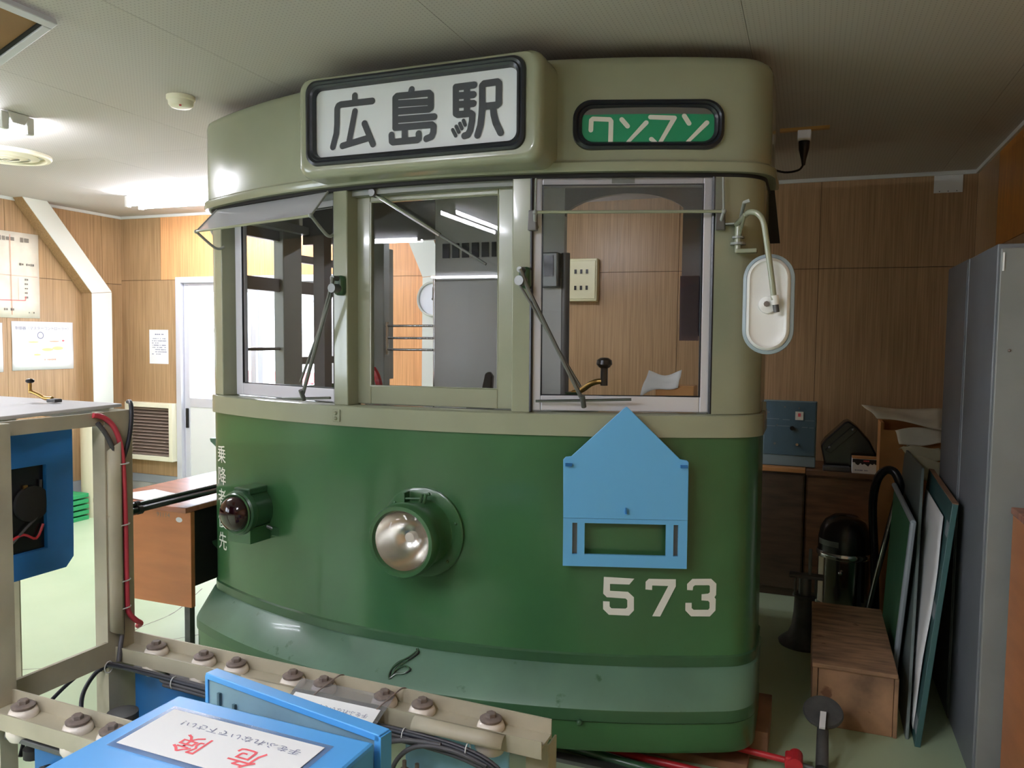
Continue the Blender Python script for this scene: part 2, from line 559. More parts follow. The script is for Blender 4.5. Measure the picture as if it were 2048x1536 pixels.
panel(wall_back, 'ply_lt', -4.345, -3.417, DZ + 0.002, ZC, 'y', YB, -0.008)
sx = [-3.417, -2.555, -1.693, -0.831, 0.031, 0.8755]
for a, b_ in zip(sx[:-1], sx[1:]):
    mm = 'ply_lt' if b_ < -2.0 else 'ply'  # paler wood paints in the strong light on the panel beside the door
    panel(wall_back, mm, a, b_, 0.26, ZJ, 'y', YB, -0.008)
    panel(wall_back, mm, a, b_, ZJ, ZC, 'y', YB, -0.008)
WY0, WY1, WZ0, WZ1 = -2.4, 0.3, 0.9, 2.0     # window in the left wall, beside the viewer
wall_left = tag(B().prism([(XL, YF, 0), (XL, YB, 0), (XL, YB, ZC + 0.05), (XL, WY1, ZC + 0.05), (XL, WY1, WZ0), (XL, WY0, WZ0), (XL, WY0, ZC + 0.05), (XL, YF, ZC + 0.05)], (-0.1, 0, 0)).build('wall_left', 'groove', smooth=False), 'plywood panelled wall on the left with posters', kind='structure')
tag(B().box(XL - 0.1, XL + 0.008, WY0, WY1, WZ1, ZC + 0.05).build('wall_left_lintel', 'ply', smooth=False), 'plywood lintel over the left window', kind='structure')
ly = [YB - 0.008, 5.06, 4.195, 3.33, 2.465, 1.6, 0.95, WY1, -0.6, -1.5, WY0, -3.2, -4.0, -4.8, -5.6, -6.4, -7.2, -8.0]
for a, b_ in zip(ly[1:], ly[:-1]):
    if a < WY1 - 0.01 and b_ > WY0 + 0.01:
        panel(wall_left, 'ply', a, b_, 0.26, WZ0, 'x', XL, 0.008)
        continue
    panel(wall_left, 'ply', a, b_, 0.26, 1.918, 'x', XL, 0.008)
    panel(wall_left, 'ply', a, b_, 1.918, ZC, 'x', XL, 0.008)
win = tag(B().box(XL - 0.06, XL + 0.03, WY0, WY1, WZ0, WZ0 + 0.05).build('window_1', 'alu', smooth=False), 'aluminium sliding window in the left wall', kind='structure')
B().box(XL - 0.06, XL + 0.03, WY0, WY1, WZ1 - 0.05, WZ1).build('window_frame', 'alu', win, smooth=False)
for k in range(5):
    y = WY0 + (WY1 - WY0 - 0.05) * k / 4
    B().box(XL - 0.05, XL + 0.02, y, y + 0.05, WZ0 + 0.05, WZ1 - 0.05).build('window_mullion', 'alu', win, smooth=False)
    if k < 4:
        B().box(XL - 0.02, XL - 0.014, y + 0.05, y + (WY1 - WY0 - 0.05) / 4, WZ0 + 0.05, WZ1 - 0.05).build('pane', 'doorglass', win, smooth=False)
wall_right = tag(B().box(XR, XR + 0.1, YF, YB, 0, ZC + 0.05).build('wall_right', 'groove', smooth=False), 'plywood panelled wall on the right behind the grey lockers', kind='structure')
ry = [YB - 0.008, 4.70, 3.8, 2.94, 2.08, 1.2, 0.3, -0.6, -1.5, -2.4, -3.3, -4.2, -5.1, -6.0, -7.0, -8.0]
for k, (a, b_) in enumerate(zip(ry[1:], ry[:-1])):
    panel(wall_right, 'ply', a, b_, 0.0, 2.0, 'x', XR, -0.008)
    panel(wall_right, 'ply' if k == 0 else 'ply_or', a, b_, 2.0, ZC, 'x', XR, -0.008)
tag(B().box(XL - 0.1, XR + 0.1, YF - 0.1, YF, 0, ZC + 0.05).build('wall_front', 'ply', smooth=False), 'plywood wall behind the viewer', kind='structure')
tag(B().box(XL + 0.008, DX0 - 0.01, YB - 0.014, YB, 0.19, 0.26).build('baseboard_back', 'grey_base', smooth=False), 'grey baseboard under the louvred grille', kind='structure')
tag(B().box(XL + 0.008, DX0 - 0.01, YB - 0.010, YB, 0.0, 0.188).build('baseboard_back_lower', 'concrete', smooth=False), 'bare concrete plinth under the grey baseboard', kind='structure')
tag(B().box(DX1 + 0.01, XR, YB - 0.012, YB, 0.0, 0.26).build('baseboard_back_right', 'grey_base', smooth=False), 'grey baseboard along the back wall', kind='structure')
tag(B().box(XL, XL + 0.012, YF, YB, 0.0, 0.26).build('baseboard_left', 'grey_base', smooth=False), 'grey baseboard along the left wall', kind='structure')
# white trim where the walls meet the ceiling
tag(B().box(XL, XR, YB - 0.022, YB - 0.008, ZC - 0.022, ZC).build('trim_1', 'white_trim', smooth=False), 'white ceiling trim along the back wall', kind='structure')
tag(B().box(XL + 0.008, XL + 0.022, YF, YB - 0.022, ZC - 0.022, ZC).build('trim_2', 'white_trim', smooth=False), 'white ceiling trim along the left wall', kind='structure')
tag(B().box(XR - 0.022, XR - 0.008, YF, YB - 0.022, ZC - 0.022, ZC).build('trim_3', 'white_trim', smooth=False), 'white ceiling trim along the right wall', kind='structure')

# ---- doorway with two aluminium leaves
door = tag(B().box(DX0, DX0 + 0.055, YB - 0.03, YB + 0.11, 0, DZ).build('door_1', 'alu', smooth=False, bevel=0.004), 'aluminium framed glass door in the back wall', kind='structure')
B().box(DX1 - 0.055, DX1, YB - 0.03, YB + 0.11, 0, DZ).build('frame_jamb', 'alu', door, smooth=False, bevel=0.004)
B().box(DX0 + 0.056, DX1 - 0.056, YB - 0.03, YB + 0.11, DZ - 0.05, DZ).build('frame_head', 'alu', door, smooth=False, bevel=0.004)
def leaf(x0, x1, y, nm):
    b = B()
    b.box(x0, x0 + 0.055, y, y + 0.03, 0.01, DZ - 0.05)
    o = b.build('door_leaf', 'alu', door, smooth=False, bevel=0.003)
    B().box(x1 - 0.055, x1, y, y + 0.03, 0.01, DZ - 0.05).build('stile', 'alu', o, smooth=False, bevel=0.003)
    B().box(x0 + 0.055, x1 - 0.055, y, y + 0.03, DZ - 0.13, DZ - 0.05).build('top_rail', 'alu', o, smooth=False, bevel=0.003)
    B().box(x0 + 0.055, x1 - 0.055, y, y + 0.03, 0.87, 0.95).build('middle_rail', 'alu', o, smooth=False, bevel=0.003)
    B().box(x0 + 0.055, x1 - 0.055, y + 0.005, y + 0.025, 0.01, 0.87).build('kick_panel', 'fixture', o, smooth=False)
    B().box(x0 + 0.055, x1 - 0.055, y + 0.012, y + 0.018, 0.95, DZ - 0.13).build('pane', 'doorglass', o, smooth=False)
    return o
l1 = leaf(-5.0, -4.25, YB + 0.005, 'a')
leaf(-4.27, -3.52, YB + 0.045, 'b')
B().box(-4.985, -4.955, YB - 0.005, YB + 0.006, 0.69, 0.86).build('handle', 'black', l1, smooth=False, bevel=0.004)
# ---- outside
tag(B().box(-16, 9, YB + 0.1, 18, -0.25, -0.12).build('pavement', 'pavement', smooth=False), 'pale pavement outside the glass door', kind='structure')
tag(B().box(-14, 2, 9.2, 9.5, -0.12, 2.6).build('outside_wall', 'outside', smooth=False), 'white building wall outside the glass door', 'building')
o = thing('fence', 'low pinkish red fence rail outside the glass door', 'fence', (0, 0, 0))
for k in range(7):
    B().box(-9.0 + k * 1.1, -8.94 + k * 1.1, 8.0, 8.06, -0.12, 0.92).build('post', 'sign_red_rail', o, smooth=False)
B().box(-9.0, -2.3, 7.99, 8.07, 0.92, 1.04).build('rail', 'sign_red_rail', o, smooth=False)
o = thing('porch_post', 'slim pinkish porch post outside the glass door', 'post')
B().box(-5.02, -4.94, 7.2, 7.28, -0.12, 2.4).build('shaft', 'sign_red_rail', o, smooth=False, bevel=0.01)
B().box(-5.04, -4.92, 7.18, 7.30, 2.4, 2.46).build('capital', 'sign_red_rail', o, smooth=False, bevel=0.01)

# ---- pillars with diagonal knee braces
pl = thing('pillar', 'white faced wooden pillar bending into a diagonal brace on left wall', 'pillar', (0, 0, 0))
X0, X1 = XL + 0.008, XL + 0.12
poly = [(4.85, 0.0), (5.045, 0.0), (5.045, 1.84), (4.46, ZC - 0.001), (4.255, ZC - 0.001), (4.85, 1.82)]
B().prism([(X0, y, z) for y, z in poly], (X1 - X0, 0, 0)).build('casing', 'ply', pl, smooth=False)
B().prism([(X1, y, z) for y, z in [(4.85, 0.0), (5.045, 0.0), (5.045, 1.838), (4.85, 1.818)]], (0.006, 0, 0)).build('face_board', 'pillar_white', pl, smooth=False)
B().prism([(X1, y, z) for y, z in [(4.85, 1.822), (5.045, 1.842), (4.46, ZC - 0.001), (4.255, ZC - 0.001)]], (0.006, 0, 0)).build('brace_board', 'pillar_white', pl, smooth=False)
pl = thing('pillar', 'grey white pillar with a diagonal brace and clock on back wall', 'pillar', (0, 0, 0))
Y0, Y1 = YB - 0.008, YB - 0.12
B().prism([(x, Y0, z) for x, z in [(-2.66, 0), (-2.47, 0), (-2.47, 1.95), (-2.70, ZC - 0.001), (-2.92, ZC - 0.001), (-2.66, 1.93)]], (0, Y1 - Y0, 0)).build('casing', 'ply_lt', pl, smooth=False)
B().prism([(x, Y1, z) for x, z in [(-2.66, 0), (-2.47, 0), (-2.47, 1.948), (-2.66, 1.928)]], (0, -0.006, 0)).build('face_board', 'pillar_white', pl, smooth=False)
B().prism([(x, Y1, z) for x, z in [(-2.66, 1.932), (-2.47, 1.952), (-2.70, ZC - 0.001), (-2.92, ZC - 0.001)]], (0, -0.006, 0)).build('brace_board', 'pillar_white', pl, smooth=False)
ck = thing('wall_clock', 'round white wall clock on the pillar behind the cab', 'clock', (-2.565, YB - 0.127, 1.772))
B().lathe([(0, 0), (0.125, 0), (0.13, 0.02), (0.122, 0.035), (0.112, 0.03), (0.112, 0.012), (0, 0.012)], (0, 0, 0), (0, -1, 0), 40).build('case', 'pillar_white', ck)
B().lathe([(0, 0.013), (0.111, 0.013), (0.111, 0.016), (0, 0.016)], (0, 0, 0), (0, -1, 0), 40).build('dial', 'clock_face', ck)
B().box(-0.004, 0.004, -0.02, -0.017, -0.01, 0.085).build('minute_hand', 'black', ck, smooth=False)
B().box(-0.01, 0.055, -0.019, -0.0165, -0.005, 0.005).build('hour_hand', 'black', ck, smooth=False)

# ---- things fixed to the ceiling
def lamp(name, label, cx, cy, along, length=1.24, tubes=2, mount=0.02):
    """ceiling batten with bare fluorescent tubes"""
    L = thing(name, label, 'lamp', (cx, cy, ZC), (0, 0, 0 if along == 'x' else math.pi / 2), 'fluorescent ceiling lamps')
    h = length / 2
    B().prism([(-h, -0.055, 0), (-h, 0.055, 0), (-h, 0.03, -0.05), (-h, -0.03, -0.05)], (length, 0, 0)).build('batten', 'fixture', L, smooth=False, bevel=0.004)
    for yy in (-0.062, 0.062)[:tubes]:
        t = B().cyl((-h + 0.03, yy, -0.062), (h - 0.03, yy, -0.062), 0.0155, n=14).build('tube', 'tube', L)
        for e in (-1, 1):
            B().prism([(e * (h - 0.005), yy - 0.02, -0.005), (e * (h - 0.005), yy + 0.02, -0.005), (e * (h - 0.005), yy + 0.018, -0.085), (e * (h - 0.005), yy - 0.018, -0.085)], (-e * 0.028, 0, 0)).build('lamp_holder', 'fixture', t, smooth=False, bevel=0.005)
    return L
lamp('ceiling_lamp', 'bare twin tube lamp glowing beside the top left of the tram', -4.14, 4.52, 'x')
lamp('ceiling_lamp', 'twin tube lamp cut off by the left picture edge', -4.08, 2.64, 'x')
lamp('ceiling_lamp', 'twin tube lamp over the aisle behind the viewer', -2.55, -0.72, 'y')
lamp('ceiling_lamp', 'twin tube lamp by the left wall behind the viewer', -4.1, -1.65, 'x')
lamp('ceiling_lamp', 'twin tube lamp at the far end behind the viewer', -4.9, -6.1, 'x')
lamp('ceiling_lamp', 'twin tube lamp over the right aisle behind the viewer', -1.25, -0.15, 'y')
sd = thing('smoke_detector', 'round white smoke detector on ceiling left of the destination sign', 'detector', (-2.545, 2.68, ZC))
B().lathe([(0, 0), (0.058, 0), (0.058, -0.014), (0.052, -0.02)], n=36).build('base', 'cream', sd)
B().lathe([(0.052, -0.02), (0.05, -0.036), (0.04, -0.046), (0.02, -0.05), (0, -0.05)], n=36).build('cap', 'cream', sd)
B().cyl((0.03, -0.035, -0.046), (0.03, -0.035, -0.051), 0.005, n=10).build('indicator', 'red', sd)
av = thing('ceiling_vent', 'round white ceiling air diffuser with concentric rings at far left', 'vent', (-4.32, 3.21, ZC))
B().lathe([(0.228, 0.0), (0.230, -0.012), (0.222, -0.022), (0.204, -0.024), (0.194, -0.016), (0.190, -0.002), (0.190, 0.0)], n=48).build('outer_ring', 'cream', av)
B().lathe([(0.19, -0.001), (0.0, -0.001)], n=48).build('throat', 'fixture', av)
for r0, r1, z0, z1 in ((0.165, 0.125, -0.004, -0.026), (0.105, 0.07, -0.006, -0.030), (0.05, 0.022, -0.008, -0.032)):
    B().lathe([(r0, z0 - 0.008), (r0 + 0.003, z0 - 0.012), (r1, z1), (r1 - 0.004, z1 + 0.003), (r0 - 0.004, z0 - 0.004), (r0, z0 - 0.008)], n=48).build('ring', 'cream', av)
ht = thing('ceiling_hatch', 'brown ceiling hatch hanging ajar with pale metal frame in top left corner', 'hatch', (-2.30, 1.2, ZC - 0.004), (0, math.radians(-21), 0))
B().box(-0.62, -0.03, -0.7, 0.66, -0.012, 0.0).build('hatch_board', 'brown_hatch', ht, smooth=False)
B().box(-0.03, 0.0, -0.7, 0.69, -0.022, 0.0).build('frame_strip', 'alu', ht, smooth=False, bevel=0.003)
B().box(-0.62, -0.03, 0.66, 0.69, -0.022, 0.0).build('frame_strip', 'alu', ht, smooth=False, bevel=0.003)
B().box(-0.62, -0.031, 0.646, 0.659, -0.017, -0.012).build('shadow_gap', 'black_matte', ht, smooth=False)
B().box(-0.65, -0.62, -0.7, 0.69, -0.022, 0.0).build('frame_strip', 'alu', ht, smooth=False, bevel=0.003)
cr = thing('ceiling_socket', 'white plug on a brass rail fixed to ceiling right of tram', 'socket', (-0.06, 4.0, ZC))
B().box(-0.11, 0.11, -0.014, 0.014, -0.014, 0.0).build('rail', 'brass', cr, smooth=False)
B().box(-0.03, 0.03, -0.022, 0.022, -0.064, -0.014).build('socket_body', 'fixture', cr, smooth=False, bevel=0.004)
B().lathe([(0, -0.062), (0.026, -0.064), (0.024, -0.10), (0.012, -0.15), (0.008, -0.175), (0, -0.175)], n=14).build('plug', 'black', cr)
B().tube([(0, 0, -0.17), (-0.02, -0.02, -0.2), (-0.08, -0.06, -0.215), (-0.16, -0.1, -0.2), (-0.26, -0.15, -0.205), (-0.4, -0.2, -0.19)], 0.005, 8, sub=5).build('cord', 'black', cr)

# ---- things on the walls
def poster_left(y0, y1, z0, z1, label, m, name='poster'):
    o = thing(name, label, 'poster', (XL + 0.009, (y0 + y1) / 2, (z0 + z1) / 2))
    w_, h_ = (y1 - y0) / 2, (z1 - z0) / 2
    b = B()
    b.grid(lambda a, c: (0.002 + 0.004 * math.sin(a * 7 + c * 3) ** 2, -w_ + 2 * w_ * a, -h_ + 2 * h_ * c), 8, 6)
    b.build('sheet', m, o, solid=0.0012)
    return o, (lambda x, y: (0.0085, x, y))
p1, fn = poster_left(3.75, 4.465, 1.60, 2.25, 'large aged track plan sheet with folds on the left wall', 'paper_old')
def print_row(name, parent, u0, u1, z, h, m, fn, step=0.9, fill=0.75):
    """a row of print too small to read: small blocks of ink"""
    b = B()
    u = u0
    while u < u1:
        w_ = h * (0.55 + 0.35 * random.random())
        if random.random() < fill:
            zz = h * (0.3 + 0.2 * random.random())
            b.bm.faces.new([b.bm.verts.new(fn(*p)) for p in ((u, z - zz), (u + w_, z - zz), (u + w_, z + zz), (u, z + zz))])
        u += w_ + h * 0.25 * step
    return tag(b.build(name, m, parent, smooth=False), kind='stuff')
fp = lambda u, z: (0.0088, u, z)
print_row('title_print', p1, 0.02, 0.24, 0.27, 0.042, 'ink_bk', fp)
print_row('caption_print', p1, 0.19, 0.31, 0.085, 0.020, 'ink_bk', fp)
print_row('caption_print', p1, 0.06, 0.14, -0.262, 0.018, 'ink_bk', fp)
print_row('caption_print', p1, 0.26, 0.31, -0.282, 0.014, 'ink_bk', fp)
for k in range(5):
    print_row('column_print', p1, 0.232, 0.25, -0.03 - 0.034 * k, 0.016, 'ink_bk', fp, fill=1)
bb = B(); stroke(bb, [(0.12, 0.3), (0.125, -0.3)], 0.006, lambda u, z: (0.0088, u, z), up=(1, 0, 0)); bb.build('fold_line', 'ink_or', p1, smooth=False)
bb = B(); stroke(bb, [(-0.34, -0.20), (0.235, -0.19), (0.24, -0.16)], 0.005, lambda u, z: (0.0088, u, z), up=(1, 0, 0)); bb.build('red_line', 'ink_red', p1, smooth=False)
bb = B(); stroke(bb, [(-0.34, 0.0), (0.34, -0.005)], 0.003, lambda u, z: (0.0088, u, z), up=(1, 0, 0)); bb.build('fold_line', 'ink_or', p1, smooth=False)
bb = B(); stroke(bb, [(0.18, -0.02), (0.18, -0.185)], 0.003, lambda u, z: (0.0088, u, z), up=(1, 0, 0)); bb.build('thin_line', 'ink_or', p1, smooth=False)
p2, fn = poster_left(4.228, 4.757, 1.197, 1.575, 'white poster with a faint diagram near the white pillar', 'paper')
text('title', '制御器（マスターコントローラー）', 0.03, 'ink_grey', p2, lambda x, y: (0.0085, x - 0.0, y + 0.135))
tag(bpy.data.objects['title'], kind='stuff')
bb = B()
stroke(bb, [(0.025 * math.cos(t * 0.4) - 0.03, 0.025 * math.sin(t * 0.4) + 0.082) for t in range(17)], 0.006, lambda u, z: (0.0086, u, z), up=(1, 0, 0)); bb.build('ring_drawing', 'ink_grey', p2, smooth=False)
for (u, z, ru, rz, mm) in ((-0.09, 0.03, 0.045, 0.006, 'ink_yl'), (0.03, -0.03, 0.05, 0.012, 'ink_yl'), (0.12, -0.02, 0.05, 0.014, 'ink_yl'), (0.09, 0.035, 0.045, 0.005, 'ink_or'), (-0.06, -0.07, 0.03, 0.008, 'ink_yl'), (0.17, 0.04, 0.012, 0.006, 'ink_red')):
    bb = B(); bb.bm.faces.new([bb.bm.verts.new((0.0087, u + ru * math.cos(k * 0.52), z + rz * math.sin(k * 0.52))) for k in range(12)]); bb.build('sketch_patch', mm, p2, smooth=False)
print_row('caption_print', p2, 0.0, 0.1, -0.11, 0.014, 'ink_or', fp)
poster_left(3.62, 4.155, 1.19, 1.56, 'white poster cut by the left edge, under the aged track plan', 'paper')
nt_ = thing('notice_sheet', 'small white printed notice sheet beside the glass door', 'notice', (-5.265, YB - 0.0085, 1.38))
B().box(-0.105, 0.105, -0.0015, 0, -0.147, 0.147).build('sheet', 'paper', nt_, smooth=False)
fq = lambda u, z: (u, -0.0022, z)
print_row('heading_print', nt_, -0.055, 0.06, 0.107, 0.014, 'ink_grey', fq)
for k, (u0, u1) in enumerate(((-0.065, 0.08), (-0.075, 0.08), (-0.075, 0.0), (-0.07, 0.08), (-0.07, 0.08), (-0.04, 0.08), (-0.04, 0.08), (-0.075, 0.02))):
    print_row('text_print', nt_, u0, u1, 0.07 - 0.019 * k, 0.009, 'ink_grey', fq)
gr = thing('air_grille', 'cream framed louvred air grille low on the wall beside the door', 'grille', (-5.327, YB - 0.008, 0.647))
for nm, bx_ in (('frame_side', (-0.265, -0.225, -0.25, 0.25)), ('frame_side', (0.225, 0.265, -0.25, 0.25)), ('frame_rail', (-0.225, 0.225, 0.21, 0.25)), ('frame_rail', (-0.225, 0.225, -0.25, -0.21))):
    B().box(bx_[0], bx_[1], -0.07, 0, bx_[2], bx_[3]).build(nm, 'cream', gr, smooth=False, bevel=0.004)
B().box(-0.225, 0.225, -0.012, 0, -0.21, 0.21).build('back_plate', 'groove', gr, smooth=False)
for k in range(15):
    z = -0.196 + k * 0.028
    B().prism([(-0.225, -0.05, z - 0.008), (-0.225, -0.047, z - 0.009), (-0.225, -0.016, z + 0.009), (-0.225, -0.019, z + 0.010)], (0.45, 0, 0)).build('slat', 'grille', gr, smooth=False)
wp = thing('blank_card', 'blank white card pinned high in the right back corner', 'card', (0.7235, YB - 0.0085, 2.44))
B().box(-0.075, 0.075, -0.004, 0, -0.056, 0.056).build('sheet', 'fixture', wp, smooth=False)
for k in range(3):
    B().cyl((-0.045 + 0.045 * k, -0.007, -0.048), (-0.045 + 0.045 * k, -0.003, -0.048), 0.003, n=8).build('pin', 'iron', wp)
sb = thing('switch_box', 'cream wall switch box with six dark slots behind the right cab window', 'switch box', (-1.565, YB - 0.008, 1.9))
B().box(-0.2, 0.2, -0.07, 0, -0.145, 0.145).build('cover', 'switch', sb, smooth=False, bevel=0.008)
B().box(-0.055, 0.19, -0.078, -0.07, -0.13, 0.13).build('switch_plate', 'switch', sb, smooth=False, bevel=0.004)
B().box(-0.12, -0.06, -0.085, -0.07, -0.03, 0.02).build('breaker', 'board_grey', sb, smooth=False, bevel=0.003)
for i in range(3):
    for k in (0.055, -0.055):
        B().box(0.045 + i * 0.04, 0.06 + i * 0.04, -0.086, -0.078, k - 0.014, k + 0.014).build('switch_slot', 'black', sb, smooth=False)
# cracks in the floor
for k, (pts, nm) in enumerate((([(-3.6, 2.2), (-3.139, 2.46), (-3.054, 2.56), (-3.07, 2.66), (-3.086, 2.77), (-3.145, 2.99), (-3.15, 3.23), (-3.3, 3.6)], 'a'), ([(-3.07, 2.64), (-2.9, 2.9), (-2.75, 3.1)], 'b'))):
    b = B()
    P = smooth_path([Vector((x, y, 0.0006)) for x, y in pts], 6)
    for p, q in zip(P[:-1], P[1:]):
        d = (q - p).normalized().cross(Vector((0, 0, 1))) * (0.0022 + 0.0018 * random.random())
        b.bm.faces.new([b.bm.verts.new(v) for v in (p - d, q - d, q + d, p + d)])
    b.build('crack', 'ink_bk', bpy.data.objects['floor'], smooth=False)
# ================================================================== THE TRAM CAB
TA = -0.0075            # the cab leans a little to its left
TPX, TOX, TOY = -0.145, -1.34, 2.56
tram = thing('tram_cab', 'green and beige front end of an old tram car numbered 573', 'tram',
             (TPX + (TOX - TPX) * math.cos(TA), TOY, -(TOX - TPX) * math.sin(TA)), (0, TA, 0))
RF, HW, RC, YR = 2.6, 1.19, 0.15, 0.95
HWL = 1.222                       # the left flank stands a little further out
def corner_of(hw):
    u = hw - RC
    for _ in range(30):
        u = hw - RC * (1 - u / RF)
    a = math.asin(u / RF)
    return u, a, u - RC * math.sin(a), RF - math.sqrt(RF * RF - u * u) + RC * math.cos(a)
CR, CL = corner_of(HW), corner_of(HWL)
def yf(u):
    return RF - math.sqrt(RF * RF - u * u)
def fp3(u, z, off=0.0):
    """point on the bowed front at width u (arc length round the corners), moved out by off"""
    s = 1 if u > 0 else -1
    U0, A0, cx, cy = CR if u > 0 else CL
    if abs(u) <= U0:
        a = math.asin(u / RF)
        return (RF * math.sin(a) + off * math.sin(a), yf(u) - off * math.cos(a), z)
    t = min(math.pi / 2, A0 + (abs(u) - U0) / RC)
    return (s * (cx + (RC + off) * math.sin(t)), cy - (RC + off) * math.cos(t), z)
def outline(u_from=None, u_to=None, yl=0.95, yr=0.60, n=48, nc=9):
    """(position, outward normal) along the body from left rear to right rear"""
    out = []
    if u_from is None:
        U0, A0, cx, cy = CL
        out.append(((-HWL, yl), (-1, 0)))
        for k in range(nc + 1):
            t = math.pi / 2 + (A0 - math.pi / 2) * k / nc
            out.append(((-(cx + RC * math.sin(t)), cy - RC * math.cos(t)), (-math.sin(t), -math.cos(t))))
    a = -CL[0] if u_from is None else u_from
    b = CR[0] if u_to is None else u_to
    for k in range(1 if u_from is None else 0, n + 1):
        u = a + (b - a) * k / n
        t = math.asin(u / RF)
        out.append(((u, yf(u)), (math.sin(t), -math.cos(t))))
    if u_to is None:
        U0, A0, cx, cy = CR
        for k in range(1, nc + 1):
            t = A0 + (math.pi / 2 - A0) * k / nc
            out.append(((cx + RC * math.sin(t), cy - RC * math.cos(t)), (math.sin(t), -math.cos(t))))
        out.append(((HW, yr), (1, 0)))
    return out
def band(name, m, prof, parent=tram, bevel=0.0, forward=False, **kw):
    """sweep a closed (offset, z) profile round the body; forward = bulge to the front only"""
    rings = []
    for (x, y), (nx, ny) in outline(**kw):
        if forward:
            rings.append([(x + nx * min(o, 0.012), (y - o * max(0.0, min(1.0, (0.95 - y) / 0.3)) if o > 0 else y + ny * o), z) for o, z in prof])
        else:
            rings.append([(x + nx * o, y + ny * o, z) for o, z in prof])
    return B().loft(rings).build(name, m, parent, bevel=bevel)
ZB, ZS, ZD, ZT = 1.167, 1.243, 2.07, 2.455
band('lower_panel', 'green', [(0, 0.388), (0, ZB), (-0.02, ZB), (-0.02, 0.388)])
band('apron_strip', 'green_dk', [(0.006, 0.352), (0.006, 0.386), (0.0, 0.392), (-0.02, 0.392), (-0.02, 0.352)])
band('bumper_step', 'bumper', [(-0.02, 0.352), (0.006, 0.352), (0.014, 0.348), (0.118, 0.256), (0.126, 0.246), (-0.02, 0.236)], forward=True)
band('bumper_edge', 'green_dk', [(0.126, 0.246), (0.128, 0.240), (0.128, 0.206), (0.115, 0.2), (-0.02, 0.2), (-0.02, 0.236)], forward=True)
band('skirt', 'green', [(0.118, 0.2), (0.118, 0.11), (0.11, 0.095), (0.09, 0.092), (0.09, 0.2)], forward=True)
B().ball(fp3(0.62, 0.203, 0.13), 0.011).build('bolt', 'green_dk', tram)
band('belt_rail', 'beige', [(0.012, ZB - 0.002), (0.012, ZS - 0.004), (0.006, ZS), (-0.10, ZS), (-0.10, ZB - 0.002)])
band('letterboard', 'beige', [(0.018, ZD + 0.036), (0.018, ZT - 0.03), (0.012, ZT - 0.01), (0.0, ZT), (-0.03, ZT), (-0.03, ZD + 0.02), (-0.03, ZD + 0.036)])
band('rain_gutter', 'beige', [(0.030, ZD), (0.034, ZD + 0.006), (0.034, ZD + 0.03), (0.026, ZD + 0.038), (0.0, ZD + 0.038), (0.0, ZD)])
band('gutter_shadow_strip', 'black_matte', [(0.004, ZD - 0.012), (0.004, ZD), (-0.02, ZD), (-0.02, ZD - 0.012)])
# roof and the lining under it
ring = outline(yl=0.6, yr=0.6)
B().prism([(x, y, ZT - 0.012) for (x, y), _ in ring], (0, 0, 0.012)).build('roof', 'beige', tram, smooth=False)
B().box(-HWL, 1.10, 0.6, 1.9, ZT - 0.014, ZT - 0.002).build('rear_roof', 'beige', tram, smooth=False)
B().box(1.075, 1.105, 0.6, 2.0, 0.4, ZT - 0.02).build('rear_wall_and_light_block', 'cab_grey', tram, smooth=False)  # hidden right wall, added and sized to block light from the right side
B().box(-HWL, -HWL + 0.03, 0.95, 1.9, 0.4, ZS).build('rear_wall_and_light_block', 'green', tram, smooth=False)
B().box(-HWL, -HWL + 0.03, 0.95, 1.9, ZD, ZT - 0.02).build('rear_wall_and_light_block', 'beige', tram, smooth=False)
ring2 = [((-HWL + 0.05, 1.9), (0, 0))] + [p for p in ring[1:-1]] + [((1.07, 0.55), (0, 0)), ((1.07, 1.9), (0, 0))]
B().prism([(x - 0.04 * nx, y - 0.04 * ny, 2.30) for (x, y), (nx, ny) in ring2], (0, 0, 0.01)).build('ceiling_lining', 'ceil_in', tram, smooth=False)
B().prism([(x - 0.04 * nx, y - 0.04 * ny, 0.40) for (x, y), (nx, ny) in ring2], (0, 0, 0.03)).build('cab_floor', 'cab_dark', tram, smooth=False)
# corner posts
def post_band(name, lo, hi, left, z0=ZS, z1=ZD, ye=0.45, d0=0.0, d1=-0.09):
    rr = outline(u_from=None, u_to=None, n=60)
    pts = []
    for (x, y), nn in rr:
        if left and x < hi and y <= ye + 1e-6: pts.append(((x, y), nn))
        if not left and x > lo and y <= ye + 1e-6: pts.append(((x, y), nn))
    if left:
        pts = [((-HWL, ye), (-1, 0))] + pts
        t = math.asin(hi / RF); pts.append(((hi, yf(hi)), (math.sin(t), -math.cos(t))))
    else:
        t = math.asin(lo / RF); pts = [((lo, yf(lo)), (math.sin(t), -math.cos(t)))] + pts + [((HW, ye), (1, 0))]
    rings = [[(x + nx * d0, y + ny * d0, z0), (x + nx * d0, y + ny * d0, z1), (x + nx * d1, y + ny * d1, z1), (x + nx * d1, y + ny * d1, z0)] for (x, y), (nx, ny) in pts]
    return B().loft(rings).build(name, 'beige', tram, bevel=0.004)
post_band('corner_post', None, -1.085, True, ye=0.42, d1=-0.075)
post_band('corner_post', 1.032, None, False, ye=0.6, d1=-0.05)
for a, b_ in ((-0.368, -0.300), (0.366, 0.432)):
    rings = []
    for (x, y), (nx, ny) in outline(u_from=a, u_to=b_, n=3):
        rings.append([(x, y, ZS), (x, y, ZD), (x - nx * 0.085, y - ny * 0.085, ZD), (x - nx * 0.085, y - ny * 0.085, ZS)])
    B().loft(rings).build('window_post', 'beige', tram, bevel=0.004)
# window lintel behind the gutter
band('window_lintel', 'cab_post', [(-0.03, ZD - 0.03), (-0.03, ZD + 0.01), (-0.1, ZD + 0.01), (-0.1, ZD - 0.03)])
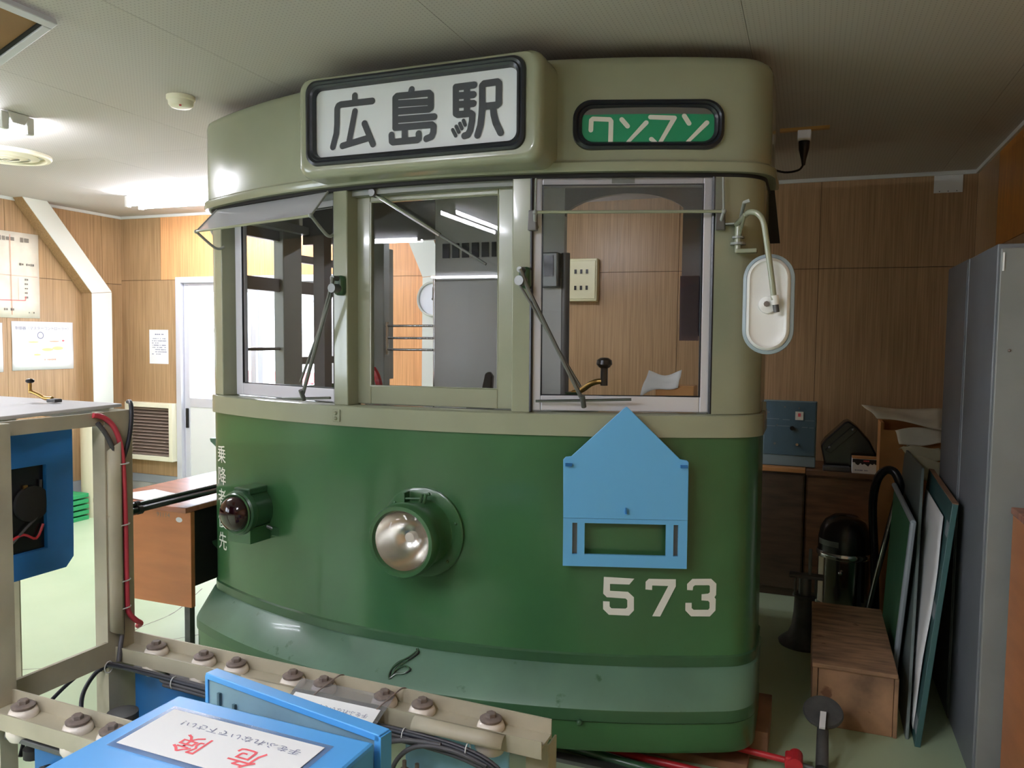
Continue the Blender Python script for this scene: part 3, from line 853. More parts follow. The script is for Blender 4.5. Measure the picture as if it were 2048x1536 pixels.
# --- windows: a sash ring with a pane
def sash(name, ua, ub, off, z0, z1, wl, wr, wb_, wt, m, th=0.03, g='window', bow=0.0):
    pa, pb = Vector(fp3(ua, 0, off)), Vector(fp3(ub, 0, off))
    d = (pb - pa); L = d.length; d.normalize()
    nrm = Vector((d.y, -d.x, 0))
    def P(s, z, t):
        return tuple(pa + d * s + nrm * t + Vector((0, 0, z)))
    def bar(s0, s1, za, zb, nm, par):
        b = B()
        vs = [P(s0, za, 0), P(s1, za, 0), P(s1, zb, 0), P(s0, zb, 0)]
        b.prism(vs, tuple(-nrm * th))
        return b.build(nm, m, par, smooth=False, bevel=0.004)
    root = bar(0, wl, z0, z1, name, tram)
    bar(L - wr, L, z0, z1, 'stile', root)
    bar(wl, L - wr, z0, z0 + wb_, 'bottom_rail', root)
    bar(wl, L - wr, z1 - wt, z1, 'top_rail', root)
    b = B(); b.prism([P(wl, z0 + wb_, -th * 0.5), P(L - wr, z0 + wb_, -th * 0.5), P(L - wr, z1 - wt, -th * 0.5), P(wl, z1 - wt, -th * 0.5)], tuple(-nrm * 0.004))
    if bow:
        b = B(); b.grid(lambda a, c: P(wl + (L - wl - wr) * a, z0 + wb_ + (z1 - wt - z0 - wb_) * c, -th * 0.5 + bow * 4 * a * (1 - a) + 0.004 * math.sin(c * 6.0)), 14, 14)
    b.build('pane', g, root, smooth=bool(bow))
    bead = B()
    ri = [(wl, z0 + wb_), (L - wr, z0 + wb_), (L - wr, z1 - wt), (wl, z1 - wt)]
    bead.tube([P(s, z, -0.004) for s, z in ri], 0.005, 6, closed=True)
    bead.build('glazing_bead', 'rubber' if m == 'alu' else m, root)
    return root
sash('left_window', -1.062, -0.37, -0.05, 1.247, 2.065, 0.05, 0.05, 0.055, 0.05, 'alu')
sash('centre_window', -0.308, 0.362, -0.062, 1.247, 2.065, 0.064, 0.064, 0.072, 0.045, 'beige')
sash('right_window', 0.437, 1.030, -0.012, 1.25, 2.062, 0.032, 0.032, 0.055, 0.026, 'alu', bow=0.012)
for s_ in (0.434, 1.031):
    B().tube([fp3(s_, ZS + 0.004, -0.004), fp3(s_, ZD - 0.004, -0.004)], 0.006, 6).build('gasket', 'rubber', tram)
# plate with screws on the belt rail
pt = B().prism([fp3(-0.362, 1.18, 0.012), fp3(-0.326, 1.18, 0.012), fp3(-0.326, 1.228, 0.012), fp3(-0.362, 1.228, 0.012)], (0, -0.006, 0)).build('latch_plate', 'beige', tram, smooth=False, bevel=0.004)
for z in (1.193, 1.213):
    B().ball(Vector(fp3(-0.344, z, 0.02)), 0.007).build('screw', 'beige', pt)
# --- side walls behind the corner posts
B().box(-HWL, -HWL + 0.06, 0.775, 0.93, ZS, ZD).build('side_post', 'cab_post', tram, smooth=False, bevel=0.004)
B().box(-HWL + 0.01, -HWL + 0.04, 0.42, 0.775, 1.735, 1.80).build('side_rail', 'cab_dark', tram, smooth=False, bevel=0.003)
B().box(-HWL, -HWL + 0.06, 1.84, 1.9, ZS, ZD).build('side_post', 'cab_post', tram, smooth=False, bevel=0.004)
for z0, z1 in ((1.735, 1.80), (1.90, 1.94), (1.36, 1.40)):
    B().box(-HWL + 0.01, -HWL + 0.04, 0.93, 1.84, z0, z1).build('side_rail', 'cab_dark', tram, smooth=False, bevel=0.003)
sl = B().box(-0.38, 0.04, 1.46, 1.54, 2.24, 2.30).build('added_roof_lamp', 'fixture', tram, smooth=False, bevel=0.004)  # hidden tube added under the roof to light the back wall
B().cyl((-0.37, 1.5, 2.215), (0.03, 1.5, 2.215), 0.0155, n=14).build('tube', 'tube', sl)
B().box(-HWL + 0.01, -HWL + 0.04, 0.42, 0.775, 1.99, ZD).build('side_rail', 'cab_dark', tram, smooth=False, bevel=0.003)
B().cyl((-HWL + 0.03, 0.42, 1.445), (-HWL + 0.03, 0.775, 1.445), 0.008, n=10).build('guard_bar', 'cab_dark', tram)
B().prism([(1.185, 0.62, 2.075), (1.208, 0.62, 2.075), (1.232, 0.62, 1.875), (1.185, 0.62, 1.875)], (0, 0.02, 0)).build('side_curtain_edge', 'black_matte', tram, smooth=False)
B().box(HW - 0.008, HW + 0.012, 0.5, 0.53, ZS - 0.03, ZS + 0.03).build('side_hinge', 'cab_post', tram, smooth=False)
# --- rear bulkhead: grey partition, header with slots, openings left and right
B().box(-0.388, 0.277, YR - 0.02, YR + 0.02, 0.43, 1.785).build('partition', 'cab_grey', tram, smooth=False, bevel=0.004)
B().cyl((-0.392, YR, 0.43), (-0.392, YR, 1.80), 0.011, n=12).build('partition_edge_bar', 'chrome', tram)
B().cyl((0.283, YR - 0.01, 0.43), (0.283, YR - 0.01, 1.9), 0.02, n=12).build('partition_edge_bar', 'cab_dark', tram)
hd = B().box(-0.388, 0.277, YR - 0.01, YR + 0.03, 1.787, 2.31).build('fare_board', 'cab_grey', tram, smooth=False, bevel=0.003)
for k in range(6):
    B().box(-0.345 + k * 0.052, -0.345 + k * 0.052 + (0.036 if k < 5 else 0.022), YR - 0.016, YR - 0.009, 1.895, 1.965).build('fare_slot', 'darkslot', hd, smooth=False)
B().box(0.18, 0.265, YR - 0.075, YR - 0.021, 1.74, 1.9).build('ticket_box', 'steel', tram, smooth=False, bevel=0.006)
B().box(0.20, 0.245, YR - 0.08, YR - 0.076, 1.79, 1.885).build('ticket_box_slot', 'black', tram, smooth=False)
# arched header on the right opening
arc = [(0.277, 2.305), (0.277, 2.07)]
for k in range(0, 17):
    t = math.pi * (0.83 - 0.67 * k / 16)
    arc.append((0.545 + 0.31 * math.cos(t), 1.985 + 0.172 * math.sin(t) ** 0.8))
arc += [(0.815, 1.955), (0.815, 1.52), (0.9, 1.52), (0.9, 2.305)]
B().prism([(u, YR - 0.01, z) for u, z in arc], (0, 0.03, 0)).build('arched_bulkhead', 'cab_dark', tram, smooth=False)
B().prism([(u, YR - 0.05, z) for u, z in ((0.815, 1.50), (0.895, 1.50), (0.895, 1.78), (0.815, 1.78))], (0, 0.03, 0)).build('acrylic_box', 'purple', tram, smooth=False)
B().box(0.9, 1.07, YR - 0.02, YR + 0.02, 0.43, 2.305).build('bulkhead_panel', 'cab_grey', tram, smooth=False)
B().box(-HWL + 0.06, -0.388, YR - 0.01, YR + 0.02, 1.99, 2.305).build('bulkhead_header', 'cab_dark', tram, smooth=False)
B().box(-0.79, -0.665, YR - 0.03, YR + 0.03, 0.43, 1.99).build('door_post', 'cab_post', tram, smooth=False, bevel=0.004)
B().box(-0.66, -0.40, YR - 0.01, YR + 0.02, 0.43, 1.255).build('gate_panel', 'cab_post', tram, smooth=False)
gt = B().cyl((-0.652, YR - 0.02, 1.42), (-0.652, YR - 0.02, 1.585), 0.008, n=10).build('guard_rail', 'chrome', tram)
for z in (1.565, 1.504, 1.446):
    B().cyl((-0.66, YR - 0.02, z), (-0.395, YR - 0.02, z), 0.006, n=10).build('bar', 'chrome', gt)
B().cyl((-0.70, 0.8, 1.25), (-0.70, 0.8, 1.98), 0.005, n=8).build('bell_cord', 'black', tram)
B().ball((-0.675, 0.8, 1.655), 0.019).build('bell_knob', 'red', tram)
B().box(-0.86, -0.80, 0.6, 0.66, 1.2, 1.99).build('inner_post', 'cab_dark', tram, smooth=False)
# controller and crank behind the right window
ch = B().lathe([(0, 1.22), (0.10, 1.22), (0.10, 1.275), (0.09, 1.285), (0.03, 1.288), (0.03, 1.30), (0, 1.30)], (0.50, 0.34, 0), n=28).build('controller_head', 'green_dk', tram)
B().tube([(0.50, 0.34, 1.295), (0.54, 0.33, 1.31), (0.58, 0.31, 1.335), (0.61, 0.3, 1.345), (0.632, 0.3, 1.345)], 0.011, 10, sub=4).build('crank_arm', 'brass', ch)
B().lathe([(0, 1.33), (0.014, 1.33), (0.014, 1.395), (0.02, 1.398), (0.03, 1.41), (0.028, 1.425), (0.015, 1.434), (0, 1.435)], (0.633, 0.3, 0), n=22).build('crank_knob', 'black', ch)
B().box(-0.02, 0.08, 0.5, 0.6, 1.2, 1.28).build('seat_base', 'cab_dark', tram, smooth=False)
B().prism([(0.012, 0.58, 1.27), (0.062, 0.58, 1.27), (0.066, 0.58, 1.34), (0.05, 0.58, 1.362), (0.03, 0.58, 1.352)], (0, 0.03, 0)).build('seat_back', 'black', tram, smooth=False, bevel=0.008)
B().tube([(-0.55, 0.62, 1.36), (-0.53, 0.62, 1.33), (-0.515, 0.62, 1.28), (-0.512, 0.62, 1.23)], 0.016, 8, sub=4).build('red_lever', 'red', tram)

# --- destination sign box
SBY = -0.13
def ring_at(x0, x1, z0, z1, r, y, n=7):
    return [(x, y, z) for x, z in rrect(x0, x1, z0, z1, r, n)]
sg = B()
sg.loft([ring_at(-0.415, 0.525, 2.078, 2.440, 0.05, 0.06), ring_at(-0.415, 0.525, 2.078, 2.440, 0.05, SBY + 0.03), ring_at(-0.410, 0.520, 2.083, 2.435, 0.05, SBY + 0.012), ring_at(-0.397, 0.507, 2.096, 2.422 + 0.006, 0.045, SBY + 0.001), ring_at(-0.385, 0.495, 2.108, 2.42, 0.04, SBY), ring_at(-0.35, 0.452, 2.14, 2.40, 0.035, SBY), ring_at(-0.35, 0.452, 2.14, 2.40, 0.035, SBY + 0.02)], caps=False)
sign = sg.build('destination_sign', 'beige', tram)
gk = B()
gk.loft([ring_at(-0.372, 0.470, 2.118, 2.420, 0.045, SBY), ring_at(-0.370, 0.468, 2.12, 2.418, 0.044, SBY - 0.010), ring_at(-0.362, 0.460, 2.128, 2.410, 0.04, SBY - 0.013), ring_at(-0.355, 0.453, 2.135, 2.403, 0.037, SBY - 0.008), ring_at(-0.351, 0.449, 2.139, 2.399, 0.036, SBY - 0.012), ring_at(-0.343, 0.441, 2.147, 2.391, 0.03, SBY - 0.008), ring_at(-0.339, 0.437, 2.151, 2.387, 0.028, SBY + 0.012)], caps=False)
gk.build('gasket', 'rubber', sign)
B().prism(ring_at(-0.345, 0.443, 2.145, 2.393, 0.03, SBY + 0.014), (0, 0.01, 0)).build('sign_face', 'signwhite', sign, smooth=False)
KANJI = [[1,[[-0.1784,2.3572],[-0.1786,2.3319]]],[1,[[-0.1079,2.3318],[-0.2362,2.3321],[-0.2467,2.3286],[-0.2518,2.3191],[-0.2528,2.2638],[-0.256,2.2313],[-0.2708,2.1858]]],[1,[[-0.1781,2.3025],[-0.202,2.2016]]],[1,[[-0.2306,2.1864],[-0.1194,2.206]]],[1,[[-0.1395,2.2566],[-0.1056,2.1825]]],[1,[[0.0479,2.3548],[0.0438,2.3413]]],[1,[[-0.0164,2.234],[-0.0162,2.3328],[-0.0092,2.3382],[0.1141,2.3359],[0.1209,2.3285],[0.1209,2.2866],[0.1141,2.282]]],[1,[[-0.0163,2.3129],[0.1209,2.3069]]],[1,[[-0.0163,2.2861],[0.1141,2.282]]],[1,[[-0.0164,2.2585],[0.134,2.2549]]],[1,[[-0.0165,2.2316],[0.125,2.2289],[0.1318,2.2221],[0.1305,2.203],[0.1237,2.1891],[0.1041,2.1836]]],[1,[[-0.0312,2.2077],[-0.0301,2.1862],[-0.025,2.1826],[0.07,2.1828],[0.0755,2.1872],[0.0749,2.203]]],[1,[[0.0206,2.2247],[0.0205,2.1881]]],[1,[[0.2146,2.3448],[0.2149,2.2585],[0.2228,2.2538],[0.2688,2.2534],[0.2754,2.2481],[0.2742,2.2282],[0.2678,2.1982],[0.2586,2.1837],[0.2468,2.1816]]],[1,[[0.2146,2.3448],[0.2815,2.3452]]],[1,[[0.2147,2.316],[0.279,2.3141]]],[1,[[0.2148,2.2869],[0.2792,2.2848]]],[1,[[0.2554,2.3452],[0.2558,2.2535]]],[0.5,[[0.2033,2.205],[0.2143,2.1844]]],[0.5,[[0.2161,2.2153],[0.2259,2.1959]]],[0.5,[[0.2298,2.2235],[0.2375,2.2063]]],[0.5,[[0.243,2.2323],[0.2499,2.217]]],[1,[[0.3112,2.2576],[0.3108,2.3393],[0.3177,2.3451],[0.365,2.3462],[0.3709,2.3398],[0.3705,2.2763],[0.3642,2.2711],[0.3111,2.2712]]],[1,[[0.3111,2.2716],[0.3097,2.2461],[0.3054,2.2113],[0.2947,2.179]]],[1,[[0.3507,2.2631],[0.3529,2.242],[0.3607,2.2134],[0.3774,2.1805]]]]
bounds = ((-1, -0.105), (-0.105, 0.165), (0.165, 1))
for c, (ua, ub) in enumerate(bounds):
    b = B()
    for w_, pts in KANJI:
        mu_ = sum(p[0] for p in pts) / len(pts)
        if ua <= mu_ < ub:
            stroke(b, pts, 0.0235 if w_ == 1 else 0.0125, lambda u, z: (u, SBY + 0.0125, z))
    b.build('character', 'signink', sign, smooth=False)
B().prism(ring_at(-0.338, 0.436, 2.152, 2.386, 0.028, SBY + 0.004), (0, 0.002, 0)).build('cover_glass', 'signglass', sign, smooth=False)
# --- one-man sign in the letterboard
wl_ = B()
def cur_ring(x0, x1, z0, z1, r, off, n=7):
    return [fp3(x, z, off) for x, z in rrect(x0, x1, z0, z1, r, n)]
wl_.loft([cur_ring(0.572, 1.052, 2.142, 2.310, 0.06, 0.016), cur_ring(0.574, 1.050, 2.144, 2.308, 0.06, 0.030), cur_ring(0.584, 1.040, 2.153, 2.299, 0.052, 0.036), cur_ring(0.590, 1.034, 2.159, 2.293, 0.048, 0.028), cur_ring(0.594, 1.030, 2.163, 2.289, 0.045, 0.032), cur_ring(0.601, 1.023, 2.169, 2.283, 0.04, 0.026), cur_ring(0.603, 1.021, 2.171, 2.281, 0.038, 0.0185)], caps=False)
oms = wl_.build('one_man_sign', 'rubber', tram)
b = B()
b.grid(lambda a, c: fp3(0.595 + 0.435 * a, 2.160 + 0.101 * c, 0.0195), 14, 1)
b.build('roller_blind', 'signgreen', oms)
b = B()
b.grid(lambda a, c: fp3(0.595 + 0.435 * a, 2.261 + 0.034 * c, 0.0193), 14, 1)
b.build('blind_slot', 'cab_dark', oms)
WAN = [[[0.6315,2.2099],[0.6326,2.2426],[0.6382,2.2472],[0.692,2.2438],[0.6966,2.2372],[0.6955,2.1639]],[[0.7305,2.2432],[0.7493,2.2207]],[[0.8082,2.2319],[0.7501,2.1632]],[[0.8216,2.25],[0.8963,2.2474],[0.853,2.1626]],[[0.8253,2.177],[0.8392,2.1626]],[[0.9272,2.254],[0.9424,2.2294]],[[0.9979,2.2327],[0.9374,2.1629]]]
for grp in ((0,), (1, 2), (3, 4), (5, 6)):
    b = B()
    for gi in grp:
        pts = [(x, max(z, 2.158)) for x, z in WAN[gi]]
        stroke(b, pts, 0.0152, lambda u, z: fp3(u, max(z, 2.165), 0.0203))
    b.build('character', 'letter', oms, smooth=False)
b = B()
b.grid(lambda a, c: fp3(0.60 + 0.425 * a, 2.168 + 0.116 * c, 0.0235), 14, 1)
b.build('cover_glass', 'signglass', oms)
# --- number 573
NUM = {'5':[[0.6932,0.6696],[0.795,0.6661],[0.7785,0.6446],[0.7141,0.645],[0.7145,0.6205],[0.7744,0.6186],[0.7944,0.5998],[0.7951,0.5527],[0.7789,0.5334],[0.7116,0.5346],[0.692,0.554],[0.6916,0.5823],[0.7136,0.582],[0.7139,0.5643],[0.7201,0.5579],[0.7676,0.5585],[0.773,0.5639],[0.7727,0.5886],[0.7671,0.5944],[0.7041,0.597],[0.6918,0.6095]],'7':[[0.8425,0.6667],[0.9313,0.6659],[0.9317,0.6407],[0.882,0.5327],[0.8559,0.5333],[0.9069,0.6417],[0.8542,0.6429],[0.854,0.6269],[0.8322,0.6284],[0.8325,0.6559]],'3':[[0.9851,0.6674],[1.0463,0.6675],[1.0638,0.6497],[1.0635,0.6097],[1.0583,0.6015],[1.0628,0.5944],[1.0625,0.5543],[1.0446,0.5329],[0.9832,0.5338],[0.9641,0.555],[0.964,0.5821],[0.9845,0.5821],[0.9848,0.5632],[0.9914,0.5573],[1.0388,0.557],[1.043,0.5628],[1.0426,0.5829],[1.0382,0.5888],[1.0162,0.5907],[1.0162,0.6125],[1.0377,0.6147],[1.0429,0.6194],[1.0425,0.6417],[1.0392,0.6446],[0.9941,0.6448],[0.9884,0.6397],[0.9869,0.6268],[0.9686,0.628],[0.9682,0.6491]]}
for dgt in ('5', '7', '3'):
    b = B()
    pl_ = NUM[dgt]
    fc = b.bm.faces.new([b.bm.verts.new((u, 0, z)) for u, z in pl_])
    fc.normal_update()
    bmesh.ops.triangulate(b.bm, faces=[fc])
    for v in b.bm.verts:
        v.co = fp3(v.co.x, v.co.z, 0.0022)
    b.build('digit', 'letter', tram, smooth=False)
# --- vertical lettering on the left corner
for k, chx in enumerate('乗降者優先'):
    text('character', chx, 0.086, 'letter', tram, bold=0.0005, fn=(lambda zz: (lambda x, y: fp3(-1.105 + x * 0.92, zz + y, 0.0022)))(0.972 - 0.0985 * k))

# --- head lamp
HX, HZ = 0.028, 0.79
hb = Vector(fp3(HX, HZ, 0.0))
ax = Vector((0, -1, 0))
hl = B().lathe([(0.168, -0.02), (0.168, 0.006), (0.162, 0.010), (0.125, 0.010), (0.122, 0.014), (0.120, 0.10), (0.124, 0.112), (0.124, 0.118)], hb, ax, 48).build('head_lamp', 'green', tram)
B().lathe([(0.124, 0.116), (0.131, 0.120), (0.133, 0.135), (0.132, 0.158), (0.125, 0.170), (0.112, 0.170), (0.106, 0.160), (0.104, 0.145)], hb, ax, 48).build('rim', 'green', hl)
B().lathe([(0.105, 0.158), (0.104, 0.150), (0.092, 0.10), (0.06, 0.06), (0.03, 0.045), (0.0, 0.043)], hb, ax, 40).build('reflector', 'reflector', hl)
B().lathe([(0.0, 0.066), (0.016, 0.066), (0.02, 0.08), (0.018, 0.1), (0.0, 0.108)], hb, ax, 16).build('bulb', 'porcelain', hl)
B().lathe([(0.106, 0.155), (0.085, 0.166), (0.05, 0.173), (0.0, 0.176)], hb, ax, 40).build('lens', 'signglass', hl)
B().box(HX - 0.05, HX - 0.042, hb.y - 0.06, hb.y - 0.02, HZ + 0.108, HZ + 0.15).build('clip', 'green_dk', hl, smooth=False)
B().cyl((HX - 0.046, hb.y - 0.05, HZ + 0.128), (HX + 0.03, hb.y - 0.05, HZ + 0.134), 0.004, n=8).build('clip_pin', 'green_dk', hl)
for du in (0.018, 0.034):
    B().cyl((HX + du, hb.y - 0.055, HZ + 0.116), (HX + du + 0.008, hb.y - 0.05, HZ + 0.150), 0.006, n=8).build('clip', 'green_dk', hl)
for t in range(6):
    a = t * math.pi / 3 + 0.3
    B().ball((hb.x + 0.147 * math.cos(a), hb.y - 0.011, hb.z + 0.147 * math.sin(a)), 0.006).build('rivet', 'green', hl)
# --- tail lamp on the left
TX, TZ = -0.80, 0.788
tb = Vector(fp3(TX, TZ, -0.012))
tax = Vector((-0.10, -1, 0)).normalized()
tl = B().lathe([(0.082, 0.0), (0.082, 0.115), (0.088, 0.118), (0.092, 0.13), (0.090, 0.146), (0.082, 0.152), (0.074, 0.15)], tb, tax, 40).build('tail_lamp', 'green_dk', tram)
B().lathe([(0.074, 0.142), (0.072, 0.160), (0.062, 0.182), (0.04, 0.198), (0.0, 0.205)], tb, tax, 36).build('lens', 'lens_red', tl)
B().lathe([(0.076, 0.15), (0.083, 0.158), (0.079, 0.163), (0.072, 0.158)], tb, tax, 40).build('rim', 'green', tl)
rot = Matrix.Translation(tb) @ tax.to_track_quat('-Y', 'Z').to_matrix().to_4x4()
B().box(-0.045, 0.045, -0.12, 0.0, 0.07, 0.098, rot).build('vent_cap', 'green_dk', tl, smooth=False, bevel=0.006)
B().box(-0.062, 0.062, -0.138, 0.03, -0.125, -0.06, rot).build('bracket', 'green', tl, smooth=False, bevel=0.003)
B().box(0.075, 0.13, -0.035, 0.02, -0.11, -0.07, rot).build('hinge_lug', 'green_dk', tl, smooth=False, bevel=0.004)
B().tube([rot @ Vector((0.03, -0.06, -0.08)), rot @ Vector((0.06, -0.04, -0.07)), rot @ Vector((0.08, -0.03, -0.08))], 0.008, 8).build('wing_nut', 'steel', tl)

# --- blue route board holder
OB = 0.045
def fb(u, z, d=0.0):
    a = Vector(fp3(0.552, 0, OB)); b = Vector(fp3(0.958, 0, OB))
    t = (u - 0.552) / (0.958 - 0.552)
    p = a + (b - a) * t
    nn = Vector(((b - a).y, -(b - a).x, 0)).normalized()
    return (p.x + nn.x * d, p.y + nn.y * d, z)
nrm_ = (Vector(fb(0.7, 0, 1.0)) - Vector(fb(0.7, 0, 0.0)))
def slab(poly, d0, d1):
    return B().prism([fb(u, z, d0) for u, z in poly], tuple(nrm_ * (d1 - d0)))
bd = slab([(0.556, 0.885), (0.956, 0.885), (0.956, 1.085), (0.95, 1.092), (0.928, 1.096), (0.764, 1.266), (0.755, 1.274), (0.745, 1.266), (0.580, 1.100), (0.562, 1.098), (0.554, 1.088)], 0.0, 0.006).build('route_board', 'blueboard', tram, smooth=False, bevel=0.002)
slab([(0.556, 0.868), (0.956, 0.868), (0.956, 0.884), (0.556, 0.884)], -0.01, 0.002).build('frame_rail', 'blueboard', bd, smooth=False)
slab([(0.556, 0.716), (0.956, 0.716), (0.956, 0.758), (0.556, 0.758)], -0.01, 0.002).build('frame_rail', 'blueboard', bd, smooth=False)
for a, b_ in ((0.556, 0.586), (0.602, 0.626), (0.888, 0.912), (0.927, 0.956)):
    slab([(a, 0.758), (b_, 0.758), (b_, 0.868), (a, 0.868)], -0.01, 0.002).build('frame_stile', 'blueboard', bd, smooth=False)
slab([(0.586, 0.758), (0.602, 0.758), (0.602, 0.868), (0.586, 0.868)], -0.02, -0.012).build('slot_back', 'cab_dark', bd, smooth=False)
slab([(0.912, 0.758), (0.927, 0.758), (0.927, 0.868), (0.912, 0.868)], -0.02, -0.012).build('slot_back', 'cab_dark', bd, smooth=False)
for u in (0.572, 0.94):
    slab([(u - 0.011, 1.067), (u + 0.011, 1.067), (u + 0.011, 1.076), (u - 0.011, 1.076)], 0.006, 0.02).build('hook', 'blue_dk', bd, smooth=False)
slab([(0.754, 0.905), (0.762, 0.905), (0.760, 0.926), (0.756, 0.926)], 0.006, 0.02).build('catch', 'blue_dk', bd, smooth=False, bevel=0.002)
for u in (0.60, 0.91):
    slab([(u - 0.02, 0.90), (u + 0.02, 0.90), (u + 0.02, 1.05), (u - 0.02, 1.05)], -0.05, 0.0).build('mounting_bracket', 'green_dk', bd, smooth=False)
# --- sun visors
def visor(ua, ub, z_top, off_top, z_bot, off_bot, vm, stay):
    P = [Vector(fp3(ua, z_top, off_top)), Vector(fp3(ub, z_top, off_top)), Vector(fp3(ub, z_bot, off_bot)), Vector(fp3(ua, z_bot, off_bot))]
    nn = (P[1] - P[0]).cross(P[3] - P[0]).normalized()
    v = B().prism([tuple(p) for p in P], tuple(nn * 0.004)).build('sun_visor', vm, tram, smooth=False)
    B().tube([P[3], P[2]], 0.0055, 8).build('edge_trim', 'beige', v)
    B().tube([P[1], P[2]], 0.004, 8).build('edge_trim', 'cab_post', v)
    B().tube([P[0], P[3]], 0.004, 8).build('edge_trim', 'cab_post', v)
    for p, uu in ((P[3], ua), (P[2], ub)):
        q = Vector(fp3(uu, stay, -0.01))
        mid = (p + q) / 2 + Vector((0, 0.03, -0.035)) if off_bot > 0.05 else (p + q) / 2 + Vector((0, -0.012, -0.005))
        B().tube([p, mid, q], 0.006, 8, sub=6).build('stay', 'cab_post', v)
        B().ball(p, 0.009).build('wing_nut', 'cab_post', v)
    return v
visor(-1.075, -0.372, 2.055, 0.022, 1.953, 0.115, 'visor', 1.90)
visor(0.452, 1.052, 2.052, 0.022, 1.936, 0.034, 'visor_clear', 1.89)
for u in (0.443, 1.052):
    B().prism([fp3(u - 0.016, 1.875, 0.006), fp3(u + 0.016, 1.875, 0.006), fp3(u + 0.013, 1.945, 0.006), fp3(u - 0.013, 1.945, 0.006)], (0, -0.022, 0)).build('visor_bracket', 'cab_dark', tram, smooth=False, bevel=0.004)
# --- wipers
def wiper(pu, pz, tip, blade, off, base=True):
    piv = Vector(fp3(pu, pz, 0.03))
    wp_ = B().box(piv.x - 0.02, piv.x + 0.02, piv.y + 0.0, piv.y + 0.04, pz - 0.045, pz + 0.03).build('wiper', 'green_dk', tram, bevel=0.012)
    B().cyl(piv + Vector((0, 0.02, -0.02)), piv + Vector((-0.004, -0.035, -0.02)), 0.017, n=18).build('spindle', 'steel', wp_)
    B().cyl(piv + Vector((0, 0.01, 0.018)), piv + Vector((-0.004, -0.03, 0.018)), 0.010, n=14).build('spindle', 'steel', wp_)
    T = Vector(fp3(tip[0], tip[1], off + 0.012))
    B().tube([piv + Vector((0, -0.03, 0.02)), piv + (T - piv) * 0.12 + Vector((0, -0.02, 0)), piv + (T - piv) * 0.55 + Vector((0, -0.012, 0)), T], 0.0075, 8).build('arm', 'steel', wp_)
    B().tube([piv + Vector((-0.012, -0.03, -0.02)), piv + (T - piv) * 0.4 + Vector((-0.008, -0.012, 0)), T + Vector((-0.01, 0, 0.05))], 0.005, 8).build('arm', 'steel', wp_)
    a, b_ = Vector(fp3(blade[0], blade[1], off)), Vector(fp3(blade[2], blade[3], off))
    bl = B().tube([a, (a + b_) / 2 + Vector((0, -0.004, 0)), b_], 0.005, 6).build('blade', 'steel', wp_)
    B().cyl(T + Vector((0, 0.01, -0.02)), T + Vector((0, -0.012, 0.02)), 0.009, n=10).build('clip', 'steel', bl)
    return wp_
wiper(-0.322, 1.708, (-0.49, 1.278), (-0.615, 1.258, -0.36, 1.272), 0.03)
wiper(0.412, 1.722, (0.617, 1.288), (0.455, 1.285, 0.775, 1.296), 0.012)
a, b_ = Vector(fp3(-0.20, 2.045, -0.035)), Vector(fp3(0.262, 1.768, -0.035))
wc = B().tube([a, a + (b_ - a) * 0.6], 0.008, 8).build('wiper', 'chrome', tram)
B().tube([a + (b_ - a) * 0.58, b_], 0.005, 8).build('blade', 'steel', wc)
B().cyl(a + Vector((0, 0.02, 0)), a + Vector((0, -0.02, 0)), 0.014, n=12).build('spindle', 'steel', wc)
# --- mirror on its arm
mr = B()
def mring(s, y):
    return [(1.225 + x, y + 0.018 * x, 1.614 + z) for x, z in rrect(-0.077 * s, 0.077 * s, -0.156 + 0.077 * (1 - s), 0.156 - 0.077 * (1 - s), 0.0765 * s, 9)]
mr.loft([mring(0.99, 0.03), mring(1.0, 0.018), mring(0.985, 0.006), mring(0.86, 0.002), mring(0.84, 0.006)], caps=False)
mo = mr.build('side_mirror', 'mirror_rim', tram)
b = B()
b.loft([mring(0.85, 0.006), mring(0.80, -0.004), mring(0.72, -0.008), mring(0.68, -0.004), mring(0.60, -0.001), mring(0.2, 0.0)])
b.build('back_shell', 'mirror_back', mo)
B().prism(mring(0.97, 0.024), (0, 0.004, 0)).build('mirror_glass', 'chrome', mo, smooth=False)
B().tube([(1.112, 0.165, 1.888), (1.14, 0.06, 1.893), (1.165, -0.02, 1.896), (1.19, -0.035, 1.888), (1.207, -0.038, 1.862), (1.217, -0.038, 1.81), (1.234, -0.036, 1.70), (1.244, -0.034, 1.625)], 0.0088, 12, sub=6).build('arm', 'beige', mo)
B().cyl((1.245, -0.034, 1.64), (1.248, -0.03, 1.612), 0.0115, n=14).build('clamp', 'mirror_back', mo)
B().cyl((1.248, -0.03, 1.612), (1.252, -0.03, 1.588), 0.009, n=10).build('clamp_bolt', 'iron', mo)
B().lathe([(0, 0.0), (0.028, 0.0), (0.026, 0.014), (0.012, 0.018), (0, 0.018)], (1.224, 0.0, 1.612), (0, -1, 0), 20).build('boss', 'mirror_back', mo)
B().cyl((1.222, -0.016, 1.614), (1.222, -0.024, 1.614), 0.009, n=8).build('boss_bolt', 'rust', mo)
cpt = Vector(fp3(1.112, 1.85, 0.0))
B().cyl((1.112, cpt.y - 0.02, 1.80), (1.112, cpt.y - 0.02, 1.90), 0.012, n=14).build('bracket_pin', 'beige', mo)
B().cyl((1.112, cpt.y - 0.02, 1.826), (1.112, cpt.y - 0.02, 1.834), 0.026, n=18).build('bracket_washer', 'cab_post', mo)
B().cyl((1.112, cpt.y - 0.02, 1.848), (1.112, cpt.y - 0.02, 1.855), 0.02, n=18).build('bracket_washer', 'cab_post', mo)
B().box(1.105, 1.175, cpt.y - 0.045, cpt.y + 0.0, 1.797, 1.811).build('bracket_plate', 'beige', mo, smooth=False, bevel=0.003)
